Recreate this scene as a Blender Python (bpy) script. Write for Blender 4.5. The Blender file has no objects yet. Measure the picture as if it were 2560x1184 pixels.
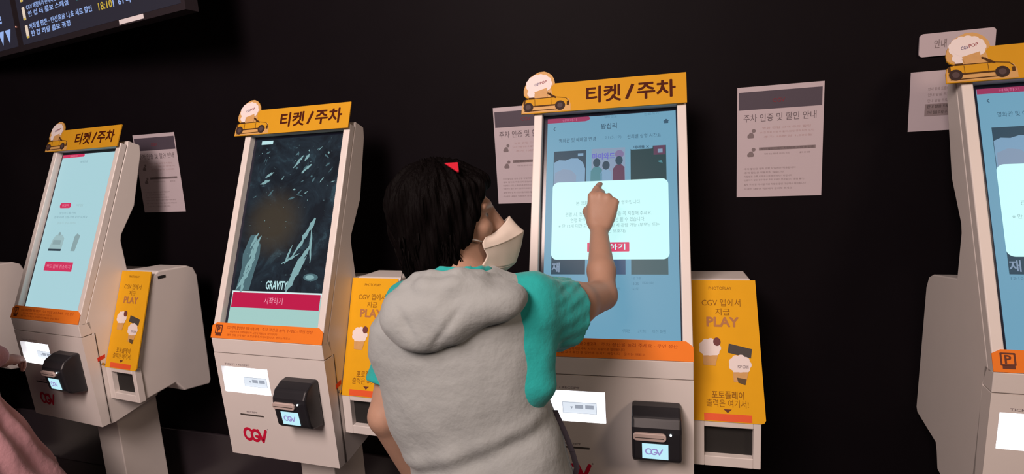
import bpy, bmesh, math, random
import numpy as np
from mathutils import Vector, Matrix

random.seed(4)
scene = bpy.context.scene
COL = scene.collection

# ------------------------------------------------------------------ camera, world, lights, exposure
W_, H_ = 2560, 1184
F_PX = 1388.94
YAW, PITCH, ROLL = 0.3168, 0.1582, -0.0578
CAM = Vector((0.1986, -1.4724, 1.5917))
_cy, _sy, _cp, _sp = math.cos(YAW), math.sin(YAW), math.cos(PITCH), math.sin(PITCH)
_fw = Vector((-_sy * _cp, _cy * _cp, -_sp))
_rt = Vector((_cy, _sy, 0))
_up = _rt.cross(_fw)
_r2 = _rt * math.cos(ROLL) + _up * math.sin(ROLL)
_u2 = -_rt * math.sin(ROLL) + _up * math.cos(ROLL)
cam_d = bpy.data.cameras.new('camera')
cam_d.sensor_fit = 'HORIZONTAL'
cam_d.sensor_width = 36.0
cam_d.lens = F_PX / W_ * 36.0
cam_d.clip_start = 0.02
cam = bpy.data.objects.new('camera', cam_d)
COL.objects.link(cam)
m = Matrix(((_r2.x, _u2.x, -_fw.x, CAM.x), (_r2.y, _u2.y, -_fw.y, CAM.y), (_r2.z, _u2.z, -_fw.z, CAM.z), (0, 0, 0, 1)))
cam.matrix_world = m
scene.camera = cam

scene.view_settings.view_transform = 'Standard'
scene.view_settings.look = 'None'
scene.view_settings.exposure = 0.0
scene.view_settings.gamma = 1.0
scene.view_settings.use_curve_mapping = False

world = bpy.data.worlds.new('world')
scene.world = world
world.use_nodes = True
world.node_tree.nodes['Background'].inputs[0].default_value = (1.0, 0.82, 0.75, 1)
world.node_tree.nodes['Background'].inputs[1].default_value = 0.045


def area_light(name, loc, target, size, power, color):
    l = bpy.data.lights.new(name, 'AREA')
    l.shape = 'DISK'
    l.size = size
    l.energy = power
    l.color = color
    o = bpy.data.objects.new(name, l)
    COL.objects.link(o)
    o.location = loc
    o.rotation_euler = (Vector(target) - Vector(loc)).to_track_quat('-Z', 'Y').to_euler()
    return o


# ceiling lamps of the lobby: warm downlights behind and above the row of kiosks
area_light('lobby_light_warm', (-0.6, -3.0, 3.1), (-0.8, 0.0, 0.95), 1.3, 92, (1.0, 0.78, 0.71))
area_light('lobby_light_left', (-0.95, -2.1, 3.15), (-2.2, 0.3, 1.2), 0.8, 44, (1.0, 0.79, 0.73))
area_light('lobby_light_right', (2.6, -1.9, 3.0), (1.2, 0.2, 0.9), 0.7, 30, (1.0, 0.72, 0.55))


# ------------------------------------------------------------------ materials
def lin(c):
    c = c / 255.0
    return c / 12.92 if c <= 0.04045 else ((c + 0.055) / 1.055) ** 2.4


def rgb(r, g, b):
    return (lin(r), lin(g), lin(b), 1.0)


MATS = {}


def mat(name, color, rough=0.5, metal=0.0, spec=0.5, emit=None, strength=0.0, bump=None, var=0.0, noise=40.0):
    if name in MATS:
        return MATS[name]
    mt = bpy.data.materials.new(name)
    mt.use_nodes = True
    nt = mt.node_tree
    b = nt.nodes['Principled BSDF']
    b.inputs['Base Color'].default_value = color
    b.inputs['Roughness'].default_value = rough
    b.inputs['Metallic'].default_value = metal
    b.inputs['Specular IOR Level'].default_value = spec
    tc = nt.nodes.new('ShaderNodeTexCoord')
    if var > 0:
        n = nt.nodes.new('ShaderNodeTexNoise')
        n.inputs['Scale'].default_value = noise
        n.inputs['Detail'].default_value = 4
        nt.links.new(tc.outputs['Object'], n.inputs['Vector'])
        mx = nt.nodes.new('ShaderNodeMix')
        mx.data_type = 'RGBA'
        mx.inputs[6].default_value = tuple(max(0, c * (1 - var)) for c in color[:3]) + (1,)
        mx.inputs[7].default_value = tuple(min(1, c * (1 + var)) for c in color[:3]) + (1,)
        nt.links.new(n.outputs['Fac'], mx.inputs[0])
        nt.links.new(mx.outputs[2], b.inputs['Base Color'])
    if emit is not None:
        b.inputs['Emission Color'].default_value = emit
        b.inputs['Emission Strength'].default_value = strength
    if bump:
        n2 = nt.nodes.new('ShaderNodeTexNoise')
        n2.inputs['Scale'].default_value = bump[0]
        n2.inputs['Detail'].default_value = 5
        nt.links.new(tc.outputs['Object'], n2.inputs['Vector'])
        bp = nt.nodes.new('ShaderNodeBump')
        bp.inputs['Strength'].default_value = bump[1]
        bp.inputs['Distance'].default_value = bump[2] if len(bump) > 2 else 0.01
        nt.links.new(n2.outputs['Fac'], bp.inputs['Height'])
        nt.links.new(bp.outputs['Normal'], b.inputs['Normal'])
    MATS[name] = mt
    return mt


def glow(name, color, strength=1.0):
    """a lit display colour"""
    return mat(name, (0.01, 0.01, 0.01, 1), rough=0.35, spec=0.12, emit=color, strength=strength)


WHITE = mat('kiosk_white', (0.74, 0.70, 0.67, 1), rough=0.42, var=0.03, noise=12)
WHITE_IN = mat('kiosk_white_inner', (0.5, 0.48, 0.46, 1), rough=0.6)
BLACK = mat('black_plastic', (0.018, 0.018, 0.022, 1), rough=0.38, var=0.1)
BEZEL = mat('black_bezel', (0.012, 0.014, 0.03, 1), rough=0.2)
SEAM = mat('dark_seam', (0.06, 0.05, 0.045, 1), rough=0.8)
DARK = mat('dark_hole', (0.015, 0.014, 0.013, 1), rough=0.9)
YELLOW = mat('sign_yellow', (0.64, 0.325, 0.018, 1), rough=0.6, spec=0.12, var=0.04, noise=25)
YELLOW2 = mat('panel_yellow', (0.76, 0.39, 0.012, 1), rough=0.6, spec=0.12, var=0.04, noise=25)
TAN = mat('sign_tan_outline', (0.62, 0.36, 0.12, 1), rough=0.6)
BROWN = mat('sign_brown', (0.07, 0.012, 0.004, 1), rough=0.6, spec=0.12)
CARLINE = mat('car_dark_line', (0.09, 0.04, 0.012, 1), rough=0.7, spec=0.12)
TYRE = mat('tyre_print', (0.045, 0.028, 0.025, 1), rough=0.7, spec=0.12)
BUCKET = mat('bucket_print', (0.60, 0.34, 0.12, 1), rough=0.6, var=0.12, noise=60)
PAPERW = mat('print_white', (0.80, 0.73, 0.72, 1), rough=0.6)
GREYP = mat('print_grey', (0.22, 0.18, 0.20, 1), rough=0.7)
REDP = mat('print_red', (0.62, 0.03, 0.02, 1), rough=0.6)
PINKP = mat('logo_red', (0.60, 0.012, 0.05, 1), rough=0.45, spec=0.12)
ORANGE = mat('strip_orange', (0.85, 0.22, 0.025, 1), rough=0.6, spec=0.12, var=0.05, noise=20)
ORANGE_T = mat('strip_text', (0.42, 0.07, 0.012, 1), rough=0.6, spec=0.12)
BROWN_T = mat('strip_icon', (0.12, 0.025, 0.008, 1), rough=0.6)
AMBER_T = mat('panel_text', (0.28, 0.12, 0.012, 1), rough=0.6, spec=0.12)
PLAY_T = mat('panel_play_text', (0.42, 0.17, 0.05, 1), rough=0.6)
STEEL = mat('steel', (0.55, 0.54, 0.52, 1), rough=0.3, metal=1.0)
SLOTPINK = mat('card_slot_beige', (0.62, 0.50, 0.46, 1), rough=0.5)


# ------------------------------------------------------------------ mesh builder
class MB:
    def __init__(self):
        self.v, self.f, self.m, self.mats, self.s = [], [], [], [], []

    def mi(self, mt):
        if mt not in self.mats:
            self.mats.append(mt)
        return self.mats.index(mt)

    def face_set(self, verts, faces, mt, smooth=False):
        o = len(self.v)
        k = self.mi(mt)
        self.v += [tuple(p) for p in verts]
        for f in faces:
            self.f.append(tuple(o + i for i in f))
            self.m.append(k)
            self.s.append(smooth)

    def box(self, x0, x1, y0, y1, z0, z1, mt, T=None):
        vs = [(x, y, z) for x in (x0, x1) for y in (y0, y1) for z in (z0, z1)]
        fs = [(0, 1, 3, 2), (4, 6, 7, 5), (0, 4, 5, 1), (2, 3, 7, 6), (0, 2, 6, 4), (1, 5, 7, 3)]
        if T:
            vs = [T(*p) for p in vs]
        self.face_set(vs, fs, mt)

    def prism(self, poly, x0, x1, mt, T=None):
        """poly in (y,z), extruded along x"""
        n = len(poly)
        vs = [(x0, y, z) for y, z in poly] + [(x1, y, z) for y, z in poly]
        if T:
            vs = [T(*p) for p in vs]
        fs = [tuple(range(n)), tuple(range(2 * n - 1, n - 1, -1))] + [(i, i + n, (i + 1) % n + n, (i + 1) % n) for i in range(n)]
        self.face_set(vs, fs, mt)

    # flat things: P maps (x, s, o) to 3-D, o = height above the plane
    def poly(self, P, pts, o, mt, thick=0.0):
        n = len(pts)
        vs = [P(x, s, o) for x, s in pts]
        if thick <= 0:
            self.face_set(vs, [tuple(range(n))], mt)
        else:
            vs += [P(x, s, o - thick) for x, s in pts]
            fs = [tuple(range(n)), tuple(range(2 * n - 1, n - 1, -1))] + [(i, i + n, (i + 1) % n + n, (i + 1) % n) for i in range(n)]
            self.face_set(vs, fs, mt)

    def rect(self, P, x0, x1, s0, s1, o, mt, thick=0.0):
        self.poly(P, [(x0, s0), (x1, s0), (x1, s1), (x0, s1)], o, mt, thick)

    def rrect(self, P, x0, x1, s0, s1, r, o, mt, thick=0.0, n=6):
        self.poly(P, rr(x0, x1, s0, s1, r, n), o, mt, thick)

    def disc(self, P, cx, cs, rx, o, mt, rs=None, n=24, thick=0.0):
        rs = rs or rx
        self.poly(P, [(cx + rx * math.cos(2 * math.pi * i / n), cs + rs * math.sin(2 * math.pi * i / n)) for i in range(n)], o, mt, thick)

    def stroke(self, P, pts, w, o, mt, cap=True):
        """thick polyline with round joints"""
        for (x0, s0), (x1, s1) in zip(pts[:-1], pts[1:]):
            d = math.hypot(x1 - x0, s1 - s0)
            if d < 1e-9:
                continue
            nx, ns = -(s1 - s0) / d * w / 2, (x1 - x0) / d * w / 2
            self.poly(P, [(x0 - nx, s0 - ns), (x1 - nx, s1 - ns), (x1 + nx, s1 + ns), (x0 + nx, s0 + ns)], o, mt)
        if cap:
            for i, (x, s) in enumerate(pts):
                self.disc(P, x, s, w / 2, o + 0.00003 * (i % 3 + 1), mt, n=12)

    def text(self, P, s, x0, x1, s0, s1, o, mt, bold=0.0, slope=0.0):
        """fit the string into the box x0..x1, s0..s1"""
        vs, fs = glyphs(s, 0.0)
        if not vs:
            return
        a = min(v[0] for v in vs); b = max(v[0] for v in vs)
        c = min(v[1] for v in vs); d = max(v[1] for v in vs)
        kx, ks = (x1 - x0) / (b - a), (s1 - s0) / max(d - c, 1e-6)
        shifts = [(0, 0)]
        if bold >= 0.008:                      # heavier weight: the same glyphs laid over each other, slightly shifted
            q = bold * 0.9
            shifts = [(q * math.cos(i * math.pi / 4), q * math.sin(i * math.pi / 4)) for i in range(8)] + [(0, 0)]
        for n_, (dx, ds) in enumerate(shifts):
            oo = o + 0.00001 * n_
            pts = [P(x0 + (v[0] + dx - a) * kx, s0 + (v[1] + ds - c) * ks + slope * ((v[0] - a) / (b - a)), oo) for v in vs]
            self.face_set(pts, fs, mt)

    def tube(self, pts, r, mt, n=10, smooth=True):
        pts = [Vector(p) for p in pts]
        rings = []
        for i, p in enumerate(pts):
            d = (pts[min(i + 1, len(pts) - 1)] - pts[max(i - 1, 0)]).normalized()
            a = d.cross(Vector((0, 0, 1)))
            if a.length < 1e-3:
                a = d.cross(Vector((1, 0, 0)))
            a.normalize()
            b = d.cross(a)
            rr_ = r[i] if isinstance(r, (list, tuple)) else r
            rings.append([p + a * rr_ * math.cos(2 * math.pi * j / n) + b * rr_ * math.sin(2 * math.pi * j / n) for j in range(n)])
        vs = [q for ring in rings for q in ring]
        fs = []
        for i in range(len(pts) - 1):
            for j in range(n):
                fs.append((i * n + j, i * n + (j + 1) % n, (i + 1) * n + (j + 1) % n, (i + 1) * n + j))
        fs.append(tuple(range(n)))
        fs.append(tuple((len(pts) - 1) * n + j for j in reversed(range(n))))
        self.face_set(vs, fs, mt, smooth)

    def build(self, name, parent=None, bevel=0.0, fix=True):
        me = bpy.data.meshes.new(name)
        me.from_pydata(self.v, [], self.f)
        for mt in self.mats:
            me.materials.append(mt)
        me.polygons.foreach_set('material_index', self.m)
        me.polygons.foreach_set('use_smooth', self.s)
        me.update()
        if fix:
            bm = bmesh.new()
            bm.from_mesh(me)
            bmesh.ops.recalc_face_normals(bm, faces=bm.faces)
            bm.to_mesh(me)
            bm.free()
        o = bpy.data.objects.new(name, me)
        COL.objects.link(o)
        if parent:
            o.parent = parent
        if bevel > 0:
            b = o.modifiers.new('bevel', 'BEVEL')
            b.width = bevel
            b.segments = 3
            b.limit_method = 'ANGLE'
            b.angle_limit = math.radians(25)
        return o


def rr(x0, x1, s0, s1, r, n=6):
    pts = []
    for cx, cs, a0 in ((x1 - r, s0 + r, -90), (x1 - r, s1 - r, 0), (x0 + r, s1 - r, 90), (x0 + r, s0 + r, 180)):
        for i in range(n + 1):
            a = math.radians(a0 + 90 * i / n)
            pts.append((cx + r * math.cos(a), cs + r * math.sin(a)))
    return pts


_gl = {}


def glyphs(s, bold=0.0):
    k = (s, bold)
    if k not in _gl:
        c = bpy.data.curves.new('lettering', 'FONT')
        c.body = s
        c.size = 1.0
        c.offset = bold
        c.resolution_u = 2
        o = bpy.data.objects.new('lettering', c)
        COL.objects.link(o)
        dg = bpy.context.evaluated_depsgraph_get()
        e = o.evaluated_get(dg)
        me = e.to_mesh()
        _gl[k] = ([(v.co.x, v.co.y) for v in me.vertices], [tuple(p.vertices) for p in me.polygons])
        e.to_mesh_clear()
        bpy.data.objects.remove(o)
        bpy.data.curves.remove(c)
    return _gl[k]


def empty(name, loc, rz=0.0, label=None, cat=None, group=None):
    o = bpy.data.objects.new(name, None)
    o.empty_display_size = 0.1
    COL.objects.link(o)
    o.location = loc
    o.rotation_euler = (0, 0, rz)
    tag(o, label, cat, group)
    return o


def tag(o, label=None, cat=None, group=None, kind=None):
    if label: o['label'] = label
    if cat: o['category'] = cat
    if group: o['group'] = group
    if kind: o['kind'] = kind
    return o


def copy_tree(o, parent=None):
    c = o.copy()
    COL.objects.link(c)
    if parent:
        c.parent = parent
    for ch in list(o.children):
        copy_tree(ch, c)
    return c


# ------------------------------------------------------------------ room
WALL_Y = 0.52
mw = mat('black_wall_paint', (0.0055, 0.0042, 0.0056, 1), rough=0.55, spec=0.045, var=0.15, noise=6, bump=(180, 0.04, 0.002))
b = MB(); b.box(-7.0, 4.5, WALL_Y, WALL_Y + 0.15, 0.0, 3.6, mw)
tag(b.build('wall_back'), kind='structure')
mfl = mat('dark_floor', (0.03, 0.022, 0.025, 1), rough=0.35, var=0.2, noise=8)
b = MB(); b.box(-7.0, 4.5, -5.0, WALL_Y + 0.15, -0.12, 0.0, mfl)
tag(b.build('floor'), kind='structure')
mce = mat('dark_ceiling', (0.012, 0.011, 0.012, 1), rough=0.8)
b = MB(); b.box(-7.0, 4.5, -5.0, WALL_Y + 0.15, 3.6, 3.7, mce)
tag(b.build('ceiling'), kind='structure')
mws = mat('dark_side_wall', (0.012, 0.010, 0.012, 1), rough=0.7, spec=0.1, var=0.1, noise=5)
b = MB(); b.box(-7.15, -7.0, -5.0, WALL_Y + 0.15, 0.0, 3.6, mws)
tag(b.build('wall_left'), kind='structure')
b = MB(); b.box(4.5, 4.65, -5.0, WALL_Y + 0.15, 0.0, 3.6, mws)
tag(b.build('wall_right'), kind='structure')
mba = mat('plinth_dark', (0.035, 0.028, 0.034, 1), rough=0.3, spec=0.5)
b = MB(); b.box(-7.0, 4.5, WALL_Y - 0.014, WALL_Y, 0.0, 0.275, mba)
tag(b.build('baseboard_back', bevel=0.004), kind='structure')

# ------------------------------------------------------------------ kiosk
ZC = 1.0                      # height of the crease between screen panel and front panel
TILT, LOWT = 0.3795, 0.0445
HW = 0.23
_st, _ct, _sl, _cl = math.sin(TILT), math.cos(TILT), math.sin(LOWT), math.cos(LOWT)


def PP(x, s, o=0.0):          # tilted screen panel
    return (x, _st * s - _ct * o, ZC + _ct * s + _st * o)


def PL(x, s, o=0.0):          # lower front panel, s is negative downwards
    return (x, -_sl * s - _cl * o, ZC + _cl * s - _sl * o)


def stroke_logo(b, P, x0, x1, s0, s1, o, mt, w=0.19):
    """rounded three-letter logo drawn as thick strokes in a 3.0 x 1.3 box"""
    def m(p):
        return (x0 + p[0] / 3.0 * (x1 - x0), s0 + p[1] / 1.3 * (s1 - s0))
    ww = w * (s1 - s0) * 1.15
    arc = lambda cx, cy, r, a0, a1, n=12: [(cx + r * math.cos(math.radians(a0 + (a1 - a0) * i / n)), cy + r * math.sin(math.radians(a0 + (a1 - a0) * i / n))) for i in range(n + 1)]
    c = arc(0.58, 0.65, 0.5, 50, 310)
    g = arc(1.48, 0.6, 0.48, 55, 330) + [(1.92, 0.5), (1.55, 0.52)]
    v = [(1.85, 1.1), (2.35, 0.12), (2.86, 1.12)]
    for i, k in enumerate((c, g, v)):
        b.stroke(P, [m(p) for p in k], ww, o + 0.0001 * i, mt)


def build_kiosk_common(root):
    # body: tilted upper slab over a deep lower box
    prof = [(0.0, 0.0), (0.283, 0.709), (0.292, 0.722), (0.312, 0.722), (0.362, 0.697), (0.360, 0.66), (0.296, 0.44), (0.222, 0.325), (0.216, 0.30), (0.222, 0.175),
            (0.375, 0.150), (0.405, 0.135), (0.42, 0.10), (0.44, -0.30), (0.43, -0.315), (0.285, -0.338), (0.275, -0.36), (0.262, -0.41), (0.07, -0.447), (0.045, -0.443),
            (0.045, -0.05), (0.028, -0.004)]
    b = MB()
    # right / left cheeks and the hollow where the screen sits: body is cut back 28 mm behind the frame
    inner = [(y, z) for y, z in prof]
    inner[0] = (0.028, 0.0)
    inner[1] = (0.283 + 0.026, 0.709 - 0.010)
    inner[2] = (0.310, 0.712)
    inner[3] = (0.316, 0.716)
    b.prism([(y, z + ZC) for y, z in inner], -HW, HW, WHITE)
    b.build('cabinet', root, bevel=0.006)
    # frame around the screen
    b = MB()
    top, bot = 0.763, 0.0
    th = 0.027
    b.rect(PP, -HW, -0.2035, bot, top, 0.0, WHITE, th)
    b.rect(PP, 0.2035, HW, bot, top, 0.0, WHITE, th)
    b.rect(PP, -0.2035, 0.2035, 0.748, top, 0.0, WHITE, th)
    b.rect(PP, -0.2035, 0.2035, bot, 0.052, 0.0, WHITE, th)
    b.build('screen_frame', root, bevel=0.003)
    b = MB()
    b.rect(PP, -0.2034, 0.2034, 0.0521, 0.7479, -0.0235, BEZEL, 0.002)
    b.build('screen_bezel', root)
    # orange notice strip with clipped corners
    b = MB()
    b.poly(PP, [(-0.231, 0.001), (0.2305, 0.001), (0.2305, 0.040), (0.212, 0.0545), (-0.212, 0.0545), (-0.231, 0.044)], 0.002, ORANGE, 0.0018)
    # parking icon
    o = 0.0023
    b.stroke(PP, [(-0.2135, 0.018), (-0.2135, 0.045), (-0.1865, 0.045), (-0.1865, 0.019), (-0.2135, 0.018)], 0.004, o, BROWN_T)
    b.text(PP, 'P', -0.206, -0.194, 0.022, 0.041, o + 0.0002, BROWN_T, 0.03)
    b.rect(PP, -0.212, -0.187, 0.009, 0.017, o, BROWN_T)
    b.text(PP, 'CGV 주차 할인받은 영화 이용고객', -0.165, -0.030, 0.034, 0.0445, o, ORANGE_T, 0.01)
    b.text(PP, '주차 정산을 눌러 주세요 - 무인 정산', -0.015, 0.190, 0.034, 0.0445, o, ORANGE_T, 0.004)
    b.text(PP, '차량번호를 입력하면 주차 시간이 자동으로 할인됩니다', -0.150, 0.050, 0.0215, 0.029, o, ORANGE_T, 0.0)
    b.text(PP, '영화 관람 고객 확인 후 정산해 주시기 바랍니다 · 문의는 매표소', -0.160, 0.105, 0.0105, 0.018, o, ORANGE_T, 0.0)
    b.build('notice_strip', root)
    # chin between crease and seam, and the hinged lower door with its slot opening
    b = MB()
    b.rect(PL, -HW, HW, -0.0525, -0.0005, 0.0, WHITE, 0.044)
    b.build('chin_panel', root, bevel=0.002)
    b = MB()
    X0, X1, S0, S1 = -0.2095, -0.0085, -0.199, -0.1025
    for x0, x1, s0, s1 in ((-HW, X0, -0.443, -0.0555), (X1, HW, -0.443, -0.0555), (X0, X1, S1, -0.0555), (X0, X1, -0.443, S0)):
        b.rect(PL, x0, x1, s0, s1, 0.0, WHITE, 0.044)
    o = 0.0006
    b.text(PL, 'TICKET / RECEIPT', -0.190, -0.080, -0.0965, -0.0895, o, GREYP)
    b.text(PL, 'RECEIPT', -0.130, -0.083, -0.2735, -0.267, o, GREYP)
    door = b.build('front_panel', root)
    # lit ticket tray set into the door
    b = MB()
    tl = glow('tray_light', (0.86, 0.90, 1.0, 1), 2.3)
    tl2 = glow('tray_light_strip', (0.92, 0.95, 1.0, 1), 7.0)
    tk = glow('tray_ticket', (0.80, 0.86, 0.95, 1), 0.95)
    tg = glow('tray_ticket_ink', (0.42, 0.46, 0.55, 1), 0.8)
    d = 0.018
    b.rect(PL, X0, X1, S0 + 0.014, S1, -d, tl)
    b.rect(PL, X0, X1, S0, S0 + 0.014, -0.004, tl2, 0.010)
    b.face_set([PL(X0, S0, 0), PL(X0, S1, 0), PL(X0, S1, -d), PL(X0, S0, -d)], [(0, 1, 2, 3)], WHITE)
    b.face_set([PL(X1, S0, 0), PL(X1, S1, 0), PL(X1, S1, -d), PL(X1, S0, -d)], [(0, 1, 2, 3)], WHITE)
    b.face_set([PL(X0, S1, 0), PL(X1, S1, 0), PL(X1, S1, -d), PL(X0, S1, -d)], [(0, 1, 2, 3)], WHITE)
    b.build('ticket_tray', root)
    b = MB()
    b.rect(PL, -0.135, -0.035, -0.182, -0.146, -d + 0.002, tk, 0.001)
    for x in (-0.098, -0.068):
        b.rect(PL, x, x + 0.024, -0.166, -0.154, -d + 0.0024, tg)
    b.poly(PL, [(-0.112, -0.160), (-0.104, -0.160), (-0.108, -0.168)], -d + 0.0024, tg)
    b.stroke(PL, [(-0.134, -0.181), (-0.036, -0.181), (-0.036, -0.147), (-0.134, -0.147), (-0.134, -0.181)], 0.0012, -d + 0.0024, tg, cap=False)
    b.build('ticket_label', root)
    # receipt slot
    b = MB()
    b.rrect(PL, -0.160, -0.058, -0.2845, -0.2795, 0.002, 0.0012, SEAM, 0.001)
    b.build('receipt_slot', root)
    # red logo
    b = MB()
    stroke_logo(b, PL, -0.160, -0.056, -0.386, -0.330, 0.0008, PINKP, w=0.17)
    b.text(PL, 'R', -0.0525, -0.049, -0.333, -0.328, 0.0008, GREYP)
    b.build('logo', root)
    # card reader
    b = MB()
    rd = [(-0.118, 0.0), (-0.120, 0.030), (-0.135, 0.062), (-0.158, 0.076), (-0.172, 0.078), (-0.256, 0.070), (-0.270, 0.058), (-0.286, 0.0)]
    n = len(rd)
    x0, x1 = 0.066, 0.196
    ring = []
    for x in (x0, x1):
        ring.append([PL(x, s, o) for s, o in rd])
    b.face_set(ring[0] + ring[1], [tuple(range(n)), tuple(range(2 * n - 1, n - 1, -1))] + [(i, i + n, (i + 1) % n + n, (i + 1) % n) for i in range(n)], BLACK)
    rdr = b.build('card_reader', root, bevel=0.008)

    def PR(x, s, o=0.0):      # reader face
        k = (-0.172 - s) / (0.256 - 0.172)
        return PL(x, s, 0.078 - 0.008 * k + o)
    b = MB()
    lcd = glow('reader_lcd', rgb(190, 238, 250), 1.0)
    lcdt = glow('reader_logo', rgb(150, 140, 200), 1.0)
    b.rect(PR, 0.093, 0.161, -0.2515, -0.2045, 0.0012, lcd, 0.001)
    stroke_logo(b, PR, 0.101, 0.148, -0.239, -0.217, 0.0016, lcdt, w=0.15)
    b.build('reader_screen', rdr)
    b = MB()
    b.rrect(PR, 0.070, 0.156, -0.194, -0.171, 0.010, 0.007, SLOTPINK, 0.014)
    b.rect(PR, 0.075, 0.150, -0.185, -0.1825, 0.0074, SEAM)
    b.build('card_slot', rdr, bevel=0.002)
    b = MB()
    b.disc(PR, 0.1675, -0.1735, 0.0028, 0.003, glow('reader_led', (0.8, 0.95, 1.0, 1), 3.0), thick=0.003)
    b.build('indicator_light', rdr)
    # service seam, lock and red seal on the right flank
    b = MB()
    b.box(HW, HW + 0.0008, 0.052, 0.055, ZC - 0.44, ZC - 0.05, SEAM)
    b.build('side_seam', root)
    b = MB()
    P = lambda x, s, o=0.0: (HW + o, x, ZC + s)
    b.disc(P, 0.0615, -0.185, 0.0052, 0.004, STEEL, thick=0.004)
    b.build('side_lock', root)
    b = MB()
    b.poly(P, [(0.046, -0.170), (0.074, -0.164), (0.076, -0.149), (0.046, -0.154)], 0.001, REDP, 0.0008)
    b.build('seal_sticker', root)
    # pole and foot
    b = MB()
    b.box(-0.05, 0.10, 0.15, 0.335, 0.012, ZC - 0.40, WHITE)
    b.build('pole', root, bevel=0.004)
    b = MB()
    b.box(-0.19, 0.24, 0.03, 0.46, 0.0, 0.012, WHITE)
    b.build('base_plate', root, bevel=0.003)
    # header sign
    b = MB()
    o = 0.0136
    th = 0.004
    PS = lambda x, s, oo=0.0: PP(x, s, o + oo)
    cloud = [(-0.262, 0.806), (-0.263, 0.822), (-0.259, 0.838), (-0.252, 0.852), (-0.244, 0.866), (-0.230, 0.875), (-0.215, 0.8825), (-0.198, 0.883), (-0.184, 0.877), (-0.174, 0.868), (-0.166, 0.855), (-0.163, 0.840)]
    outline = [(-0.268, 0.7425), (0.2314, 0.7425), (0.2314, 0.8392)] + [(-0.163, 0.8392)] + cloud[::-1][1:] + [(-0.256, 0.798), (-0.244, 0.793), (-0.252, 0.789), (-0.263, 0.785), (-0.267, 0.770)]
    b.poly(PS, outline, 0.0, YELLOW, th)
    sign = b.build('header_sign', root)
    b = MB()
    b.text(PS, '티켓', -0.063, 0.040, 0.765, 0.818, 0.0008, BROWN, 0.026)
    b.stroke(PS, [(0.0575, 0.768), (0.0765, 0.815)], 0.0095, 0.0008, BROWN, cap=False)
    b.text(PS, '주차', 0.0895, 0.199, 0.765, 0.819, 0.0008, BROWN, 0.026)
    b.build('lettering', sign)
    # open-top car carrying a bucket of popcorn, printed on the cut-out end
    b = MB()
    tanp = cloud + [(-0.175, 0.826), (-0.170, 0.800), (-0.150, 0.790), (-0.118, 0.784), (-0.112, 0.765), (-0.112, 0.745), (-0.266, 0.745), (-0.265, 0.775), (-0.262, 0.785), (-0.250, 0.789), (-0.245, 0.795)]
    b.poly(PS, tanp, 0.0004, TAN)
    b.poly(PS, [(-0.246, 0.7905), (-0.16, 0.7915), (-0.128, 0.787), (-0.120, 0.778), (-0.119, 0.765), (-0.262, 0.764), (-0.261, 0.780), (-0.256, 0.789)], 0.0008, YELLOW)
    rnd = random.Random(3)
    for k in range(13):                      # scalloped white cloud of popcorn
        a = 2 * math.pi * k / 13
        b.disc(PS, -0.214 + 0.030 * math.cos(a), 0.840 + 0.023 * math.sin(a), 0.0125, 0.0010 + 0.00002 * k, PAPERW, n=18)
    b.disc(PS, -0.214, 0.839, 0.034, 0.0014, PAPERW, rs=0.026, n=28)
    b.disc(PS, -0.240, 0.811, 0.011, 0.0012, PAPERW, n=18)
    b.disc(PS, -0.236, 0.801, 0.009, 0.00125, PAPERW, n=18)
    b.poly(PS, [(-0.228, 0.814), (-0.188, 0.826), (-0.185, 0.793), (-0.222, 0.790)], 0.0018, BUCKET)
    b.text(PS, 'CGV', -0.228, -0.211, 0.834, 0.843, 0.0018, mat('print_blue', (0.13, 0.10, 0.22, 1), 0.6), 0.02, slope=0.003)
    b.text(PS, 'POP', -0.210, -0.190, 0.839, 0.848, 0.0018, mat('print_maroon', (0.30, 0.06, 0.07, 1), 0.6), 0.02, slope=0.004)
    b.stroke(PS, [(-0.184, 0.807), (-0.160, 0.7915)], 0.0055, 0.0020, CARLINE)
    b.stroke(PS, [(-0.178, 0.808), (-0.175, 0.796), (-0.160, 0.7915)], 0.002, 0.0020, CARLINE)
    b.poly(PS, [(-0.246, 0.796), (-0.228, 0.796), (-0.226, 0.790), (-0.246, 0.790)], 0.0020, CARLINE)
    b.stroke(PS, [(-0.258, 0.788), (-0.250, 0.792), (-0.158, 0.792), (-0.128, 0.788), (-0.120, 0.779), (-0.118, 0.766)], 0.0018, 0.0020, CARLINE)
    for x in (-0.226, -0.174):
        b.stroke(PS, [(x, 0.789), (x + 0.001, 0.768)], 0.001, 0.0020, CARLINE, cap=False)
    b.stroke(PS, [(-0.232, 0.7655), (-0.160, 0.7665)], 0.004, 0.0020, CARLINE, cap=False)
    b.stroke(PS, [(-0.258, 0.7505), (-0.135, 0.7525)], 0.0022, 0.0020, CARLINE, cap=False)
    b.rect(PS, -0.262, -0.256, 0.772, 0.788, 0.0020, CARLINE)
    b.rect(PS, -0.124, -0.117, 0.763, 0.775, 0.0020, CARLINE)
    for x in (-0.246, -0.145):
        b.disc(PS, x, 0.7635, 0.0155, 0.0024, TYRE, n=28)
        b.disc(PS, x, 0.7635, 0.0085, 0.0027, mat('hub_print', (0.075, 0.045, 0.045, 1), 0.7), n=20)
    b.build('car_picture', sign)


def base_screen(col):
    b = MB()
    b.rect(PP, -0.1895, 0.2000, 0.054, 0.735, -0.0205, col, 0.002)
    return b


SO = -0.0202


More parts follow.
